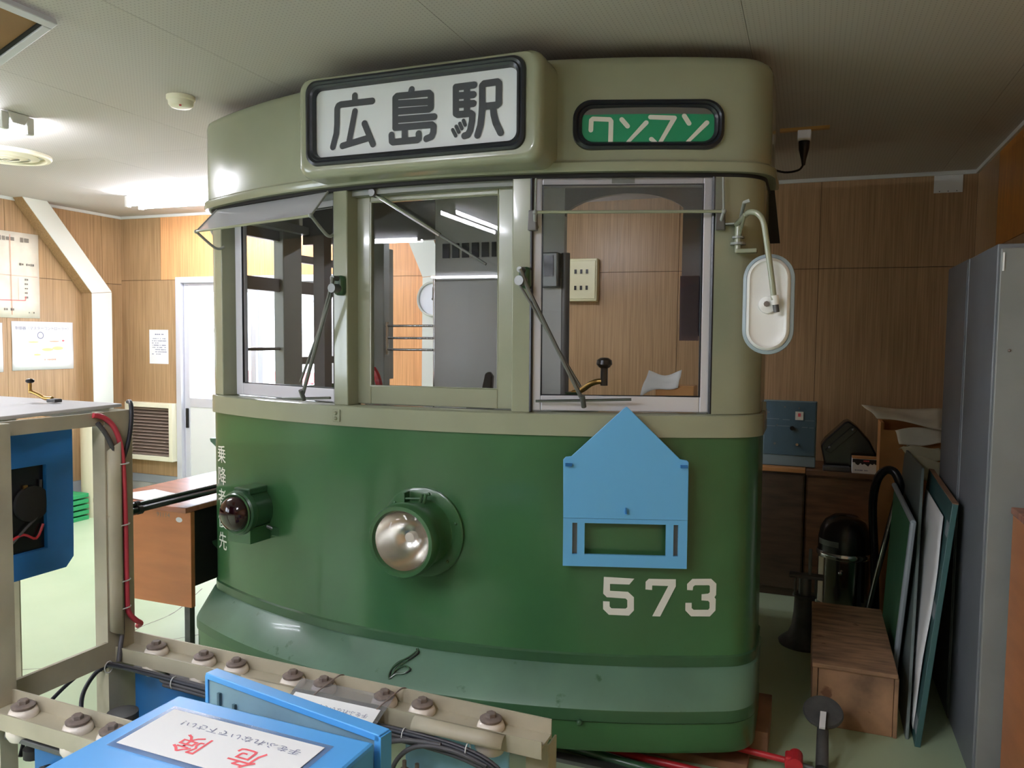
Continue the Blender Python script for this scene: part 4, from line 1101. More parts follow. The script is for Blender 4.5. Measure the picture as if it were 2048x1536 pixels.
B().box(1.07, 1.125, cpt.y - 0.045, cpt.y + 0.02, 1.893, 1.899).build('bracket_plate', 'cab_post', mo, smooth=False, bevel=0.002)
B().tube([(1.115, cpt.y - 0.03, 1.895), (1.15, -0.03, 1.925), (1.165, -0.03, 1.93)], 0.006, 8).build('bracket_lever', 'cab_post', mo)
B().tube([(1.118, cpt.y - 0.03, 1.86), (1.15, -0.0, 1.893)], 0.006, 8).build('bracket_strut', 'beige', mo)
# --- left side fittings seen past the corner
B().tube([(-HWL, 0.39, 2.055), (-HWL - 0.04, 0.38, 2.06), (-HWL - 0.05, 0.38, 2.02), (-HWL - 0.03, 0.38, 1.98), (-HWL, 0.39, 1.955)], 0.008, 8, sub=4).build('side_bracket', 'cab_post', tram)
B().tube([(-HWL, 0.39, 1.55), (-HWL - 0.035, 0.39, 1.55), (-HWL - 0.036, 0.39, 1.51), (-HWL - 0.02, 0.39, 1.46), (-HWL, 0.39, 1.445)], 0.006, 8, sub=4).build('grab_handle', 'cab_dark', tram)
B().prism([(-HWL - 0.002, 0.36, 1.03), (-HWL - 0.055, 0.36, 1.028), (-HWL - 0.05, 0.36, 1.012), (-HWL - 0.02, 0.36, 0.99), (-HWL - 0.002, 0.36, 0.97)], (0, 0.05, 0)).build('step_bracket', 'green_dk', tram, smooth=False, bevel=0.003)
B().prism([(-HWL - 0.002, 0.36, 0.545), (-HWL - 0.05, 0.36, 0.54), (-HWL - 0.045, 0.36, 0.525), (-HWL - 0.002, 0.36, 0.49)], (0, 0.05, 0)).build('step_bracket', 'green_dk', tram, smooth=False, bevel=0.003)
# ================================================================== BLOCKS AND RODS UNDER THE TRAM
def simple(name, b, m, label, cat, group=None, **kw):
    return tag(b.build(name, m, **kw), label, cat, group)
simple('timber_block', B().box(-0.30, -0.095, 2.87, 3.2, 0.0, 0.105), 'block', 'brown timber block propping the right corner of the tram', 'timber', smooth=False, bevel=0.004)
simple('timber_beam', B().box(-0.62, -0.155, 2.76, 2.86, 0.0, 0.03), 'block', 'flat timber plank on the floor under the right tram corner', 'timber', smooth=False, bevel=0.004)
simple('timber_block', B().box(-2.3, -2.0, 2.95, 3.3, 0.0, 0.075), 'block', 'timber block under the left end of the tram', 'timber', smooth=False, bevel=0.004)
rd = thing('brake_rod', 'red painted steel rod with a forked joint beside the tram corner', 'rod', (0, 0, 0))
B().cyl((-0.62, 2.86, 0.062), (-0.02, 2.80, 0.055), 0.011, n=14).build('bar', 'red', rd)
fk = B().box(-0.035, 0.02, 2.775, 2.83, 0.035, 0.08).build('fork', 'red', rd, smooth=False, bevel=0.008)
B().cyl((0.0, 2.765, 0.06), (0.0, 2.84, 0.06), 0.024, n=18).build('pin', 'red', fk)
B().cyl((0.02, 2.80, 0.05), (0.06, 2.795, 0.046), 0.009, n=12).build('spigot', 'steel', rd)
simple('red_pipe', B().cyl((-0.95, 2.72, 0.02), (-0.16, 2.67, 0.02), 0.013, n=14), 'red', 'thin red pipe lying on the floor under the tram front', 'pipe')
simple('green_pipe', B().cyl((-0.95, 2.70, 0.018), (-0.30, 2.60, 0.018), 0.017, n=14), 'green_dk', 'dark green pipe lying beside the red pipe under the tram', 'pipe')
simple('steel_strip', B().box(-0.85, -0.38, 2.585, 2.63, 0.0, 0.014), 'steel', 'bright steel strip on the floor below the rack end', 'metal bar', smooth=False)

# iron levelling piece with two discs
ir = thing('iron_pedestal', 'grey iron bar with a round disc at each end on the floor', 'iron part', (0, 0, 0))
B().lathe([(0, 0), (0.068, 0), (0.07, 0.006), (0.066, 0.014), (0.02, 0.018), (0, 0.018)], (0.088, 3.02, 0.145), (0.03, -0.5, 1), 36).build('disc', 'iron', ir)
B().cyl((0.088, 3.01, 0.142), (0.086, 2.84, 0.03), 0.019, 0.022, n=18).build('shaft', 'iron', ir)
B().lathe([(0, 0), (0.062, 0), (0.064, 0.014), (0.05, 0.022), (0.03, 0.03), (0, 0.03)], (0.086, 2.80, 0.0), (0, 0, 1), 36).build('foot', 'iron', ir)
B().prism([(0.078, 2.992, 0.158), (0.098, 2.992, 0.158), (0.094, 2.93, 0.127), (0.074, 2.93, 0.127)], (0, -0.004, 0.008)).build('tag', 'tag', ir, smooth=False)

# wooden crate
ct = thing('wooden_crate', 'long worn wooden crate on the floor right of the tram', 'crate', (0, 0, 0))
B().box(0.048, 0.352, 3.22, 4.0, 0.232, 0.25).build('lid', 'crate', ct, smooth=False, bevel=0.004)
B().box(0.072, 0.34, 3.232, 3.25, 0.0, 0.232).build('end_board', 'crate', ct, smooth=False, bevel=0.003)
B().box(0.072, 0.34, 3.97, 3.988, 0.0, 0.232).build('end_board', 'crate', ct, smooth=False, bevel=0.003)
B().box(0.05, 0.07, 3.226, 3.996, 0.0, 0.232).build('side_board', 'crate', ct, smooth=False, bevel=0.003)
B().box(0.341, 0.356, 3.226, 3.996, 0.0, 0.232).build('side_board', 'crate', ct, smooth=False, bevel=0.003)

# screw jack
jk = thing('screw_jack', 'dull steel screw jack standing behind the wooden crate', 'jack', (0.015, 4.09, 0))
B().lathe([(0, 0), (0.115, 0), (0.118, 0.012), (0.10, 0.028), (0.075, 0.05), (0.058, 0.09), (0.05, 0.16), (0.048, 0.235), (0.056, 0.24), (0.056, 0.252), (0, 0.252)], n=32).build('body', 'iron', jk)
B().lathe([(0, 0.25), (0.03, 0.25), (0.03, 0.34), (0, 0.34)], n=20).build('screw', 'steel', jk)
B().box(-0.075, 0.085, -0.03, 0.03, 0.335, 0.352).build('head_plate', 'iron', jk, smooth=False, bevel=0.004)
for k, (x, y) in enumerate(((-0.045, 0.02), (0.05, 0.02), (-0.045, -0.02), (0.05, -0.02))):
    B().cyl((x, y, 0.25), (x, y, 0.337), 0.006, n=10).build('stud', 'steel', jk)
B().cyl((0.02, 0, 0.35), (0.02, 0, 0.48), 0.008, n=10).build('handle', 'steel', jk)

# vacuum cleaner
vc = thing('vacuum_cleaner', 'drum vacuum cleaner with a glossy black dome lid', 'vacuum cleaner', (0.205, 4.50, 0))
B().lathe([(0, 0.05), (0.125, 0.05), (0.13, 0.06), (0.13, 0.37), (0, 0.37)], n=40).build('tank', 'vac_tank', vc)
B().lathe([(0.134, 0.362), (0.139, 0.37), (0.139, 0.385), (0.134, 0.393)], n=40).build('rim', 'chrome', vc)
B().lathe([(0.132, 0.385), (0.131, 0.46), (0.122, 0.51), (0.10, 0.55), (0.06, 0.578), (0, 0.586)], n=40).build('dome_lid', 'black', vc)
b = B()
b.grid(lambda a, c: (0.1335 * math.sin(-1.25 + 1.0 * a), -0.1335 * math.cos(-1.25 + 1.0 * a), 0.428 + 0.03 * c), 8, 1)
b.build('name_plate', 'steel', vc)
B().prism([(-0.122, -0.055, 0.12), (-0.10, -0.085, 0.12), (-0.10, -0.085, 0.36), (-0.122, -0.055, 0.36)], (-0.004, -0.004, 0)).build('clamp_strap', 'cream', vc, smooth=False)
B().ball((-0.02, -0.135, 0.3), 0.012).build('latch', 'chrome', vc)
for t in range(4):
    a = math.pi / 4 + t * math.pi / 2
    B().ball((0.11 * math.cos(a), 0.11 * math.sin(a), 0.026), 0.026).build('castor', 'black', vc)
hs = thing('vacuum_hose', 'black hose with a shiny steel wand looping over the vacuum cleaner', 'hose', (0, 0, 0))
B().tube([(0.36, 4.42, 0.12), (0.345, 4.40, 0.40), (0.325, 4.36, 0.66), (0.335, 4.32, 0.80), (0.37, 4.30, 0.862), (0.41, 4.28, 0.86), (0.436, 4.27, 0.80), (0.43, 4.28, 0.74)], 0.021, 12, sub=6).build('flexible_hose', 'black', hs)
B().cyl((0.43, 4.28, 0.76), (0.30, 4.36, 0.02), 0.014, n=14).build('wand', 'black', hs)
B().cyl((0.418, 4.264, 0.72), (0.31, 4.33, 0.08), 0.0095, n=12).build('wand_sleeve', 'chrome', hs)

# cupboards against the back wall
c1 = thing('low_cupboard', 'dark wooden cupboard under the slate instrument panel', 'cupboard', (0, 0, 0))
B().box(-0.86, -0.004, 4.84, YB - 0.016, 0.0, 0.735).build('body', 'cupboard_dk', c1, smooth=False, bevel=0.002)
B().box(-0.87, -0.003, 4.82, YB - 0.014, 0.737, 0.76).build('top', 'card', c1, smooth=False, bevel=0.002)
B().box(-0.43, -0.012, 4.826, 4.839, 0.05, 0.72).build('door', 'cupboard_dk', c1, smooth=False, bevel=0.002)
B().box(-0.85, -0.434, 4.826, 4.839, 0.05, 0.72).build('door', 'cupboard_dk', c1, smooth=False, bevel=0.002)
c2 = thing('low_cupboard', 'reddish brown wooden cupboard behind the vacuum cleaner', 'cupboard', (0, 0, 0))
B().box(0.003, 0.46, 4.85, YB - 0.016, 0.0, 0.728).build('body', 'cupboard', c2, smooth=False, bevel=0.002)
B().box(0.0, 0.47, 4.82, YB - 0.014, 0.73, 0.756).build('top', 'cupboard', c2, smooth=False, bevel=0.002)
B().box(0.012, 0.45, 4.838, 4.849, 0.06, 0.715).build('door', 'cupboard', c2, smooth=False, bevel=0.002)
# slate instrument panel
ip = thing('instrument_panel', 'slate blue instrument panel leaning on the dark cupboard', 'panel', (-0.10, 4.90, 0.772), (math.radians(-6), 0, 0))
B().box(-0.15, 0.15, 0.0, 0.05, -0.01, 0.38).build('case', 'instr_rim', ip, smooth=False, bevel=0.005)
B().box(-0.143, 0.143, -0.006, 0.0, 0.055, 0.372).build('face_plate', 'instr', ip, smooth=False, bevel=0.002)
B().box(0.03, 0.075, -0.012, -0.006, 0.265, 0.315).build('label_card', 'paper_old', ip, smooth=False)
B().box(0.045, 0.06, -0.0135, -0.012, 0.285, 0.305).build('label_mark', 'ink_red', ip, smooth=False)
for (a, c, d, e) in ((-0.143, -0.06, 0.265, 0.269), (-0.04, 0.0, 0.262, 0.266), (0.085, 0.135, 0.262, 0.266), (-0.143, -0.08, 0.222, 0.226), (-0.07, 0.0, 0.224, 0.228), (0.07, 0.10, 0.222, 0.226), (0.11, 0.135, 0.220, 0.224)):
    B().box(a, c, -0.0075, -0.006, d, e).build('diagram_line', 'instr_rim', ip, smooth=False)
B().cyl((0.045, -0.006, 0.12), (0.045, -0.025, 0.12), 0.008, n=14).build('toggle_switch', 'chrome', ip)
B().cyl((-0.08, -0.006, 0.12), (-0.08, -0.012, 0.12), 0.007, n=14).build('screw', 'steel', ip)
B().cyl((0.015, -0.006, 0.215), (0.015, -0.028, 0.215), 0.013, n=16).build('knob', 'black', ip)
for k, (x, z) in enumerate(((-0.07, 0.23), (-0.12, 0.305), (0.05, 0.335), (-0.03, 0.34))):
    B().cyl((x, -0.006, z), (x, -0.01, z), 0.005, n=10).build('screw', 'steel', ip)
# tilted black case with rivets
bc = thing('black_case', 'glossy black sector shaped case with rivets lying on the cupboard', 'case', (0, 0, 0))
Yc = 4.93
B().prism([(x, Yc, z) for x, z in ((0.095, 0.80), (0.075, 0.89), (0.10, 0.93), (0.20, 1.035), (0.222, 1.045), (0.27, 1.01), (0.34, 0.93), (0.375, 0.86), (0.37, 0.79), (0.10, 0.757))], (0, 0.16, 0)).build('shell', 'black', bc, smooth=False, bevel=0.01)
B().prism([(x, Yc - 0.012, z) for x, z in ((0.10, 0.868), (0.13, 0.85), (0.27, 0.99), (0.24, 1.015))], (0, 0.012, 0)).build('cover_strip', 'black', bc, smooth=False, bevel=0.003)
for x, z in ((0.125, 0.885), (0.248, 0.996)):
    B().ball((x, Yc - 0.016, z), 0.009).build('rivet', 'steel', bc)
B().box(0.09, 0.235, 4.845, 4.905, 0.757, 0.785).build('base_plate', 'iron', bc, smooth=False, bevel=0.004)
sbx = thing('small_carton', 'small white carton with black skyline print on the cupboard edge', 'box', (0.308, 4.87, 0.757))
B().box(-0.064, 0.064, -0.035, 0.035, 0.0, 0.092).build('carton', 'paper', sbx, smooth=False, bevel=0.002)
B().box(-0.064, 0.064, -0.0355, 0.0352, 0.084, 0.0925).build('lid_band', 'card', sbx, smooth=False)
poly = [(-0.062, 0.082), (0.062, 0.082), (0.062, 0.052), (0.05, 0.060), (0.042, 0.052), (0.03, 0.058), (0.02, 0.042), (0.01, 0.05), (0.0, 0.056), (-0.012, 0.05), (-0.02, 0.06), (-0.032, 0.046), (-0.044, 0.052), (-0.05, 0.062), (-0.062, 0.062)]
b = B(); fc = b.bm.faces.new([b.bm.verts.new((x, -0.0358, z)) for x, z in poly]); fc.normal_update(); bmesh.ops.triangulate(b.bm, faces=[fc])
b.build('skyline_print', 'black_matte', sbx, smooth=False)
print_row('print', sbx, -0.055, 0.03, 0.018, 0.007, 'ink_grey', lambda u, z: (u, -0.0358, z))
print_row('print', sbx, -0.005, 0.025, 0.072, 0.008, 'ink_red', lambda u, z: (u, -0.0362, z), fill=1)
# cardboard box and papers
cb = thing('cardboard_box', 'tall open cardboard box in the right back corner', 'box', (0, 0, 0))
B().box(0.37, 0.385, 4.66, 4.84, 0.3, 1.07).build('side', 'card', cb, smooth=False)
B().box(0.385, 0.72, 4.66, 4.672, 0.3, 1.03).build('front', 'card', cb, smooth=False)
B().box(0.385, 0.72, 4.828, 4.84, 0.3, 1.07).build('back', 'card', cb, smooth=False)
B().box(0.705, 0.72, 4.672, 4.828, 0.3, 1.03).build('side', 'card', cb, smooth=False)
B().box(0.37, 0.72, 4.66, 4.84, 0.0, 0.3).build('bottom', 'card', cb, smooth=False)
def sheet(name, label, P, m, wob=0.01, cat='paper', solid=0.002):
    P = [Vector(p) for p in P]
    b = B()
    b.grid(lambda a, c: tuple((P[0] * (1 - a) + P[1] * a) * (1 - c) + (P[3] * (1 - a) + P[2] * a) * c + Vector((0, 0, wob * math.sin(a * 5 + c * 2.2) + wob * 0.6 * math.sin(c * 6)))), 10, 8)
    return tag(b.build(name, m, solid=solid), label, cat)
sheet('paper_sheet', 'curled white drawing sheet on top of the cardboard box', [(0.345, 4.60, 1.095), (0.66, 4.56, 1.06), (0.68, 4.74, 1.15), (0.275, 4.74, 1.15)], 'paper_old', 0.008)
sheet('paper_sheet', 'folded sheet hanging over the cardboard box front', [(0.44, 4.65, 1.03), (0.66, 4.63, 1.07), (0.66, 4.60, 0.98), (0.46, 4.63, 0.955)], 'paper_old', 0.008)
sheet('cloth', 'cream folded cloth draped over the grey board corner', [(0.44, 4.44, 0.955), (0.60, 4.30, 1.0), (0.63, 4.30, 0.93), (0.48, 4.40, 0.93)], 'cloth', 0.014, 'cloth', 0.012)
sheet('cloth', 'cream rag hanging behind the green board top', [(0.49, 4.36, 0.93), (0.61, 4.28, 0.93), (0.61, 4.24, 0.86), (0.53, 4.28, 0.83)], 'cloth', 0.01, 'cloth', 0.012)

# grey lockers on the right
lk = thing('locker', 'tall grey steel locker on the right with rusty top corner', 'locker', (0, 0, 0))
B().box(0.565, 0.868, 3.0, 3.48, 0.0, 1.83).build('body', 'locker', lk, smooth=False, bevel=0.004)
B().box(0.572, 0.862, 2.985, 2.999, 0.05, 1.815).build('door', 'locker_front', lk, smooth=False, bevel=0.004)
B().box(0.578, 0.583, 2.98, 2.985, 1.74, 1.80).build('hinge', 'paper', lk, smooth=False)
B().ball((0.61, 2.984, 1.48), 0.005).build('rust_spot', 'rust', lk)
lk2 = thing('locker', 'tall grey steel locker further back against right wall', 'locker', (0, 0, 0))
B().box(0.562, 0.868, 3.484, 3.96, 0.0, 1.83).build('body', 'locker', lk2, smooth=False, bevel=0.004)
B().box(0.56, 0.562, 3.50, 3.944, 0.05, 1.815).build('side_panel', 'locker', lk2, smooth=False)
wd = thing('wooden_cabinet', 'edge of a reddish wooden cabinet at the right picture edge', 'cabinet', (0, 0, 0))
B().box(0.632, 0.868, 2.6, 2.93, 0.0, 0.95).build('body', 'desk', wd, smooth=False, bevel=0.003)
B().box(0.628, 0.872, 2.59, 2.94, 0.95, 0.972).build('top', 'desk_top', wd, smooth=False, bevel=0.003)

# boards leaning on the lockers
def board(name, label, P, th, m, extra=None):
    """P: bottom near, bottom far, top far, top near"""
    P = [Vector(p) for p in P]
    n = (P[1] - P[0]).cross(P[3] - P[0]).normalized()
    if n.x > 0: n = -n
    t = thing(name, label, 'board', (0, 0, 0))
    B().prism([tuple(p) for p in P], tuple(-n * th)).build('panel', m, t, smooth=False, bevel=0.002)
    def on(a, c, d):
        return tuple((P[0] * (1 - a) + P[1] * a) * (1 - c) + (P[3] * (1 - a) + P[2] * a) * c + n * d)
    return t, on
bA, onA = board('notice_board', 'dark green board with a white sheet leaning on the locker, nearest', [(0.412, 3.19, 0.0), (0.425, 4.02, 0.0), (0.53, 4.04, 0.92), (0.518, 3.312, 0.90)], 0.02, 'board_green')
b = B()
b.grid(lambda a, c: onA(0.075 + 0.80 * a + 0.10 * max(0, c - 0.8) * 3 * (1 - a), 0.04 + 0.88 * c, 0.004 + 0.005 * math.sin(c * 5) ** 2), 6, 12)
b.build('white_sheet', 'paper', bA, solid=0.001)
for z in (0.05, 0.52, 0.86):
    B().prism([onA(0.0, z, 0.001), onA(0.075, z, 0.001), onA(0.075, z + 0.06, 0.001), onA(0.0, z + 0.06, 0.001)], (-0.001, 0, 0)).build('tape', 'board_lt', bA, smooth=False)
B().prism([onA(0, 1.0, -0.021), onA(1, 1.0, -0.021), onA(1, 1.0, 0.0), onA(0, 1.0, 0.0)], (0, 0, 0.004)).build('top_edge', 'block', bA, smooth=False)
bB, onB = board('grey_panel', 'large plain grey panel leaning behind the green board', [(0.386, 3.24, 0.0), (0.396, 4.42, 0.0), (0.47, 4.44, 0.96), (0.482, 3.9, 0.945)], 0.012, 'board_grey')
bC, onC = board('framed_panel', 'narrow pale framed green panel behind the crate', [(0.364, 3.56, 0.0), (0.374, 4.25, 0.0), (0.41, 4.26, 0.80), (0.425, 3.62, 0.752)], 0.01, 'board_face')
B().tube([onC(0, 0, 0), onC(0, 1, 0)], 0.012, 8).build('frame_edge', 'board_lt', bC)
B().tube([onC(0, 1, 0), onC(1, 1, 0)], 0.012, 8).build('frame_edge', 'board_lt', bC)

# box and paper inside the cab
ib = thing('cab_carton', 'small cardboard carton on the sill inside the right cab window', 'box', (-0.495, 3.16, 1.245))
B().box(-0.075, 0.075, -0.05, 0.05, 0.0, 0.075).build('carton', 'card', ib, smooth=False, bevel=0.002)
sheet('crumpled_paper', 'crumpled white paper on the carton inside the cab', [(-0.63, 3.10, 1.27), (-0.48, 3.10, 1.325), (-0.47, 3.12, 1.375), (-0.60, 3.12, 1.37)], 'paper', 0.012)

# ================================================================== DESK AND LEFT SIDE
dk = thing('desk', 'brown wooden desk with a metal leg left of the tram', 'desk', (0, 0, 0))
B().box(-3.16, -2.60, 2.74, 3.98, 0.69, 0.715).build('desk_top', 'desk_top', dk, smooth=False, bevel=0.003)
B().box(-3.12, -2.605, 2.775, 2.80, 0.245, 0.688).build('end_panel', 'desk', dk, smooth=False, bevel=0.002)
B().box(-3.12, -2.605, 3.92, 3.945, 0.245, 0.688).build('end_panel', 'desk', dk, smooth=False, bevel=0.002)
B().box(-2.66, -2.63, 2.80, 3.92, 0.33, 0.688).build('knee_space_shade', 'black_matte', dk, smooth=False)  # black sheet standing in for the shade of the open knee space
for (x, y) in ((-2.64, 2.80), (-3.08, 2.80), (-2.64, 3.90), (-3.08, 3.90)):
    B().box(x - 0.016, x + 0.016, y - 0.016, y + 0.016, 0.0, 0.245).build('leg', 'iron', dk, smooth=False, bevel=0.002)
b = B(); b.bm.faces.new([b.bm.verts.new((-2.672 + 0.019 * math.cos(k * 0.45), 2.7743, 0.648 + 0.012 * math.sin(k * 0.45))) for k in range(14)])
b.build('oval_label', 'alu', dk, smooth=False)
text('pencil_mark', '91114', 0.032, 'ink_bk', dk, lambda x, y: (-2.765 + x, 2.7742, 0.662 + y))
sheet('paper_sheet', 'white paper sheet lying on the brown desk', [(-3.1, 2.80, 0.719), (-2.86, 2.78, 0.719), (-2.80, 2.95, 0.719), (-3.04, 3.0, 0.719)], 'paper', 0.0012, solid=0.001)
sheet('paper_sheet', 'second white sheet on the desk partly under the black poles', [(-2.86, 2.80, 0.717), (-2.74, 2.80, 0.717), (-2.72, 2.93, 0.717), (-2.80, 2.95, 0.717)], 'paper', 0.001, solid=0.001)
for k, (dx, dz, r) in enumerate(((0.0, 0.0, 0.013), (0.026, 0.004, 0.012), (0.012, 0.024, 0.010))):
    pz = 0.729 + dz
    po = thing('pole', ('thick', 'middle', 'thin')[k] + ' glossy black pole jutting over the desk beside the tram', 'pole', (0, 0, 0), group='black poles on the desk')
    a, b_ = Vector((-2.648 + dx, 2.33, pz + 0.022)), Vector((-2.69 + dx, 3.9, pz + 0.006))
    B().cyl(a, b_, r, n=14).build('shaft', 'black', po)
    B().cyl(a - (b_ - a).normalized() * 0.004, a + (b_ - a).normalized() * 0.16, r * 1.25, n=14).build('sleeve', 'black', po)
    B().cyl(a + (b_ - a).normalized() * 0.165, a + (b_ - a).normalized() * 0.185, r * 1.6, n=14).build('collar', 'black_matte', po)
# corner clutter
rl = thing('cream_roll', 'cream paper roll standing in the left back corner', 'roll', (-5.44, 4.72, 0))
B().lathe([(0.03, 0.0), (0.085, 0.0), (0.085, 0.85), (0.03, 0.85), (0.03, 0.0)], n=28).build('wrap', 'roll', rl)
B().cyl((0, 0, 0.0), (0, 0, 0.87), 0.028, n=16).build('core', 'card', rl)
for k in range(5):
    gs = tag(B().box(-5.64, -5.37, 4.40, 4.62, 0.045 * k, 0.045 * k + 0.032).build('green_tray', 'green_pl', smooth=False, bevel=0.004), '%s green plastic tray in the left corner stack' % ('lowest', 'second lowest', 'middle', 'second highest', 'topmost')[k], 'tray', 'green plastic trays')
simple('umbrella_stand', B().cyl((-5.31, 4.32, 0.0), (-5.31, 4.32, 0.9), 0.012, n=12), 'white_trim', 'thin white rod standing in front of the green trays', 'rod')

# ================================================================== CONTROL GEAR RACK IN THE FOREGROUND
rk = thing('gear_rack', 'khaki steel rack of angle iron rails with porcelain insulators', 'rack', (-2.087, 1.965, 0), (0, 0, math.radians(-1.7754)))
def rail(a0, a1, b0, nm, ztop=0.5):
    """upward channel: tall back flange, floor, lower front flange"""
    w_ = 0.078
    b = B()
    b.prism([(a0, b0, ztop - 0.056), (a0, b0, ztop), (a0, b0 - 0.005, ztop), (a0, b0 - 0.005, ztop - 0.040), (a0, b0 - w_ + 0.005, ztop - 0.040), (a0, b0 - w_ + 0.005, ztop - 0.026), (a0, b0 - w_, ztop - 0.026), (a0, b0 - w_, ztop - 0.072), (a0, b0 - w_ + 0.005, ztop - 0.072), (a0, b0 - w_ + 0.005, ztop - 0.046), (a0, b0 - 0.005, ztop - 0.046)], (a1 - a0, 0, 0))
    return b.build(nm, 'rack', rk, smooth=False)
rail(-0.05, 1.485, 0.0, 'back_rail')
rail(-0.02, 1.40, -0.453, 'front_rail')
ins = None
def insulator(a, b0, z):
    r = B().lathe([(0.012, 0.028), (0.024, 0.026), (0.034, 0.020), (0.038, 0.010), (0.036, 0.0), (0.012, 0.0)], (0, 0, 0), n=24).build('insulator', 'porcelain', rk, loc=(a, b0, z))
    B().lathe([(0.012, -0.012), (0.034, -0.014), (0.043, -0.03), (0.043, -0.044), (0.036, -0.058), (0.012, -0.06)], n=24).build('lower_half', 'porcelain', r)
    B().lathe([(0, 0.026), (0.029, 0.026), (0.030, 0.032), (0.024, 0.036), (0, 0.036)], n=24).build('washer', 'rust', r)
    B().lathe([(0, 0.035), (0.0145, 0.035), (0.0145, 0.045), (0.012, 0.047), (0, 0.047)], n=6).build('bolt_head', 'rust', r)
    return r
for a in (0.136, 0.335, 0.465, 0.679, 0.790, 0.996, 1.118, 1.326):
    insulator(a, -0.038, 0.456)
for a in (0.139, 0.346, 0.468):
    insulator(a, -0.490, 0.456)
# tall end frame
def angle_post(a, b0, z0, z1, sa, sb, nm, wa=0.06, wb=0.06):
    b = B()
    b.prism([(a, b0, z0), (a + sa * wa, b0, z0), (a + sa * wa, b0 + sb * 0.005, z0), (a + sa * 0.005, b0 + sb * 0.005, z0), (a + sa * 0.005, b0 + sb * wb, z0), (a, b0 + sb * wb, z0)], (0, 0, z1 - z0))
    return b.build(nm, 'rack', rk, smooth=False)
B().prism([(-0.055, -0.105, 0), (0.0, -0.105, 0), (0.0, 0.0, 0), (-0.005, 0.0, 0), (-0.005, -0.1, 0), (-0.055, -0.1, 0)], (0, 0, 1.246)).build('corner_post', 'rack', rk, smooth=False)
angle_post(0.048, -0.445, 0.0, 1.245, -1, -1, 'corner_post', 0.07, 0.05)
angle_post(-0.62, 0.0, 0.0, 1.245, 1, -1, 'corner_post')
B().box(-0.012, 0.0, -0.445, -0.1, 0.425, 0.498).build('cross_rail', 'rack', rk, smooth=False)
B().box(-0.01, -0.0005, -0.445, -0.106, 1.204, 1.246).build('top_beam', 'rack', rk, smooth=False)
B().prism([(-0.006, -0.01, 1.21), (-0.006, -0.10, 1.21), (-0.006, -0.01, 1.10)], (-0.006, 0, 0)).build('gusset', 'rack', rk, smooth=False)
B().box(-0.66, 0.0, -0.005, 0.0, 1.204, 1.246).build('top_beam', 'rack', rk, smooth=False)
B().prism([(-0.02, -0.47, 1.2465), (-0.10, 0.05, 1.2465), (-0.72, 0.05, 1.2465), (-0.72, -0.47, 1.2465)], (0, 0, 0.012)).build('top_plate', 'rack_top', rk, smooth=False, bevel=0.003)
for a, b0 in ((1.42, -0.0), (1.34, -0.453)):
    pass
b = B(); b.prism([(1.478, 0, 0.43), (1.478, 0, 0.0), (1.415, 0, 0.0), (1.415, 0, 0.43)], (0, -0.005, 0)); b.build('end_leg', 'rack', rk, smooth=False)
b = B(); b.prism([(1.480, 0, 0.43), (1.480, 0, 0.0), (1.480, 0.055, 0.0), (1.480, 0.055, 0.43)], (-0.005, 0, 0)); b.build('end_leg_flange', 'rack', rk, smooth=False)
b = B(); b.prism([(1.485, -0.004, 0.462), (1.485, -0.004, 0.455), (1.46, -0.004, 0.40), (1.40, -0.004, 0.40), (1.40, -0.004, 0.452)], (0, -0.005, 0)); b.build('end_gusset', 'rack', rk, smooth=False)
b = B(); b.prism([(0.02, -0.45, 0.43), (0.02, -0.45, 0.0), (-0.04, -0.45, 0.0), (-0.04, -0.45, 0.43)], (0, -0.006, 0)); b.build('front_leg', 'rack', rk, smooth=False)
b = B(); b.prism([(1.37, -0.455, 0.43), (1.37, -0.455, 0.0), (1.31, -0.455, 0.0), (1.31, -0.455, 0.43)], (0, -0.006, 0)); b.build('front_leg', 'rack', rk, smooth=False)
# curved cable cover lip on the tall post and trays under the rail
def tray(a0, a1, b0, z, nm='cable_lip'):
    b = B()
    b.grid(lambda s, t: (a0 + (a1 - a0) * s, b0 - 0.028 * math.sin(t * 1.5), z - 0.03 * (1 - math.cos(t * 1.5))), 4, 6)
    return b.build(nm, 'rack', rk, solid=0.004)
tray(0.52, 0.745, -0.078, 0.472)
tray(1.12, 1.385, -0.078, 0.472)
b = B()
b.grid(lambda s, t: (0.001 + 0.022 * math.sin(t * 1.57), -0.098 + 0.034 * (1 - math.cos(t * 1.57)), 0.535 + 0.585 * s + (0.03 * t if s > 0.99 else (-0.02 * t if s < 0.01 else 0))), 6, 8)
b.build('cable_lip', 'rack', rk, solid=0.003)
B().prism([(-0.06, -0.103, 1.204), (-0.001, -0.103, 1.204), (-0.001, -0.103, 1.13), (-0.02, -0.103, 1.13)], (0, 0.003, 0)).build('gusset', 'rack', rk, smooth=False)
# hanging blue control box inside the tall frame
cbx = thing('control_box', 'blue control box with a dark window inside the tall rack', 'control box', (-2.087, 1.965, 0), (0, 0, math.radians(-1.7754)))
pf = [(-0.352, 0.745), (-0.155, 0.745), (-0.128, 0.775), (-0.125, 1.195), (-0.352, 1.195)]
hole = [(-0.349, 0.823), (-0.217, 0.823), (-0.217, 1.087), (-0.349, 1.087)]
for nm, q in (('frame_plate', [(-0.352, 0.745), (-0.155, 0.745), (-0.128, 0.775), (-0.127, 0.823), (-0.352, 0.823)]), ('frame_plate', [(-0.217, 0.823), (-0.127, 0.823), (-0.125, 1.087), (-0.217, 1.087)]), ('frame_plate', [(-0.352, 1.087), (-0.125, 1.087), (-0.125, 1.195), (-0.352, 1.195)])):
    B().prism([(-0.12, y, z) for y, z in q], (-0.02, 0, 0)).build(nm, 'blue_dk', cbx, smooth=False)
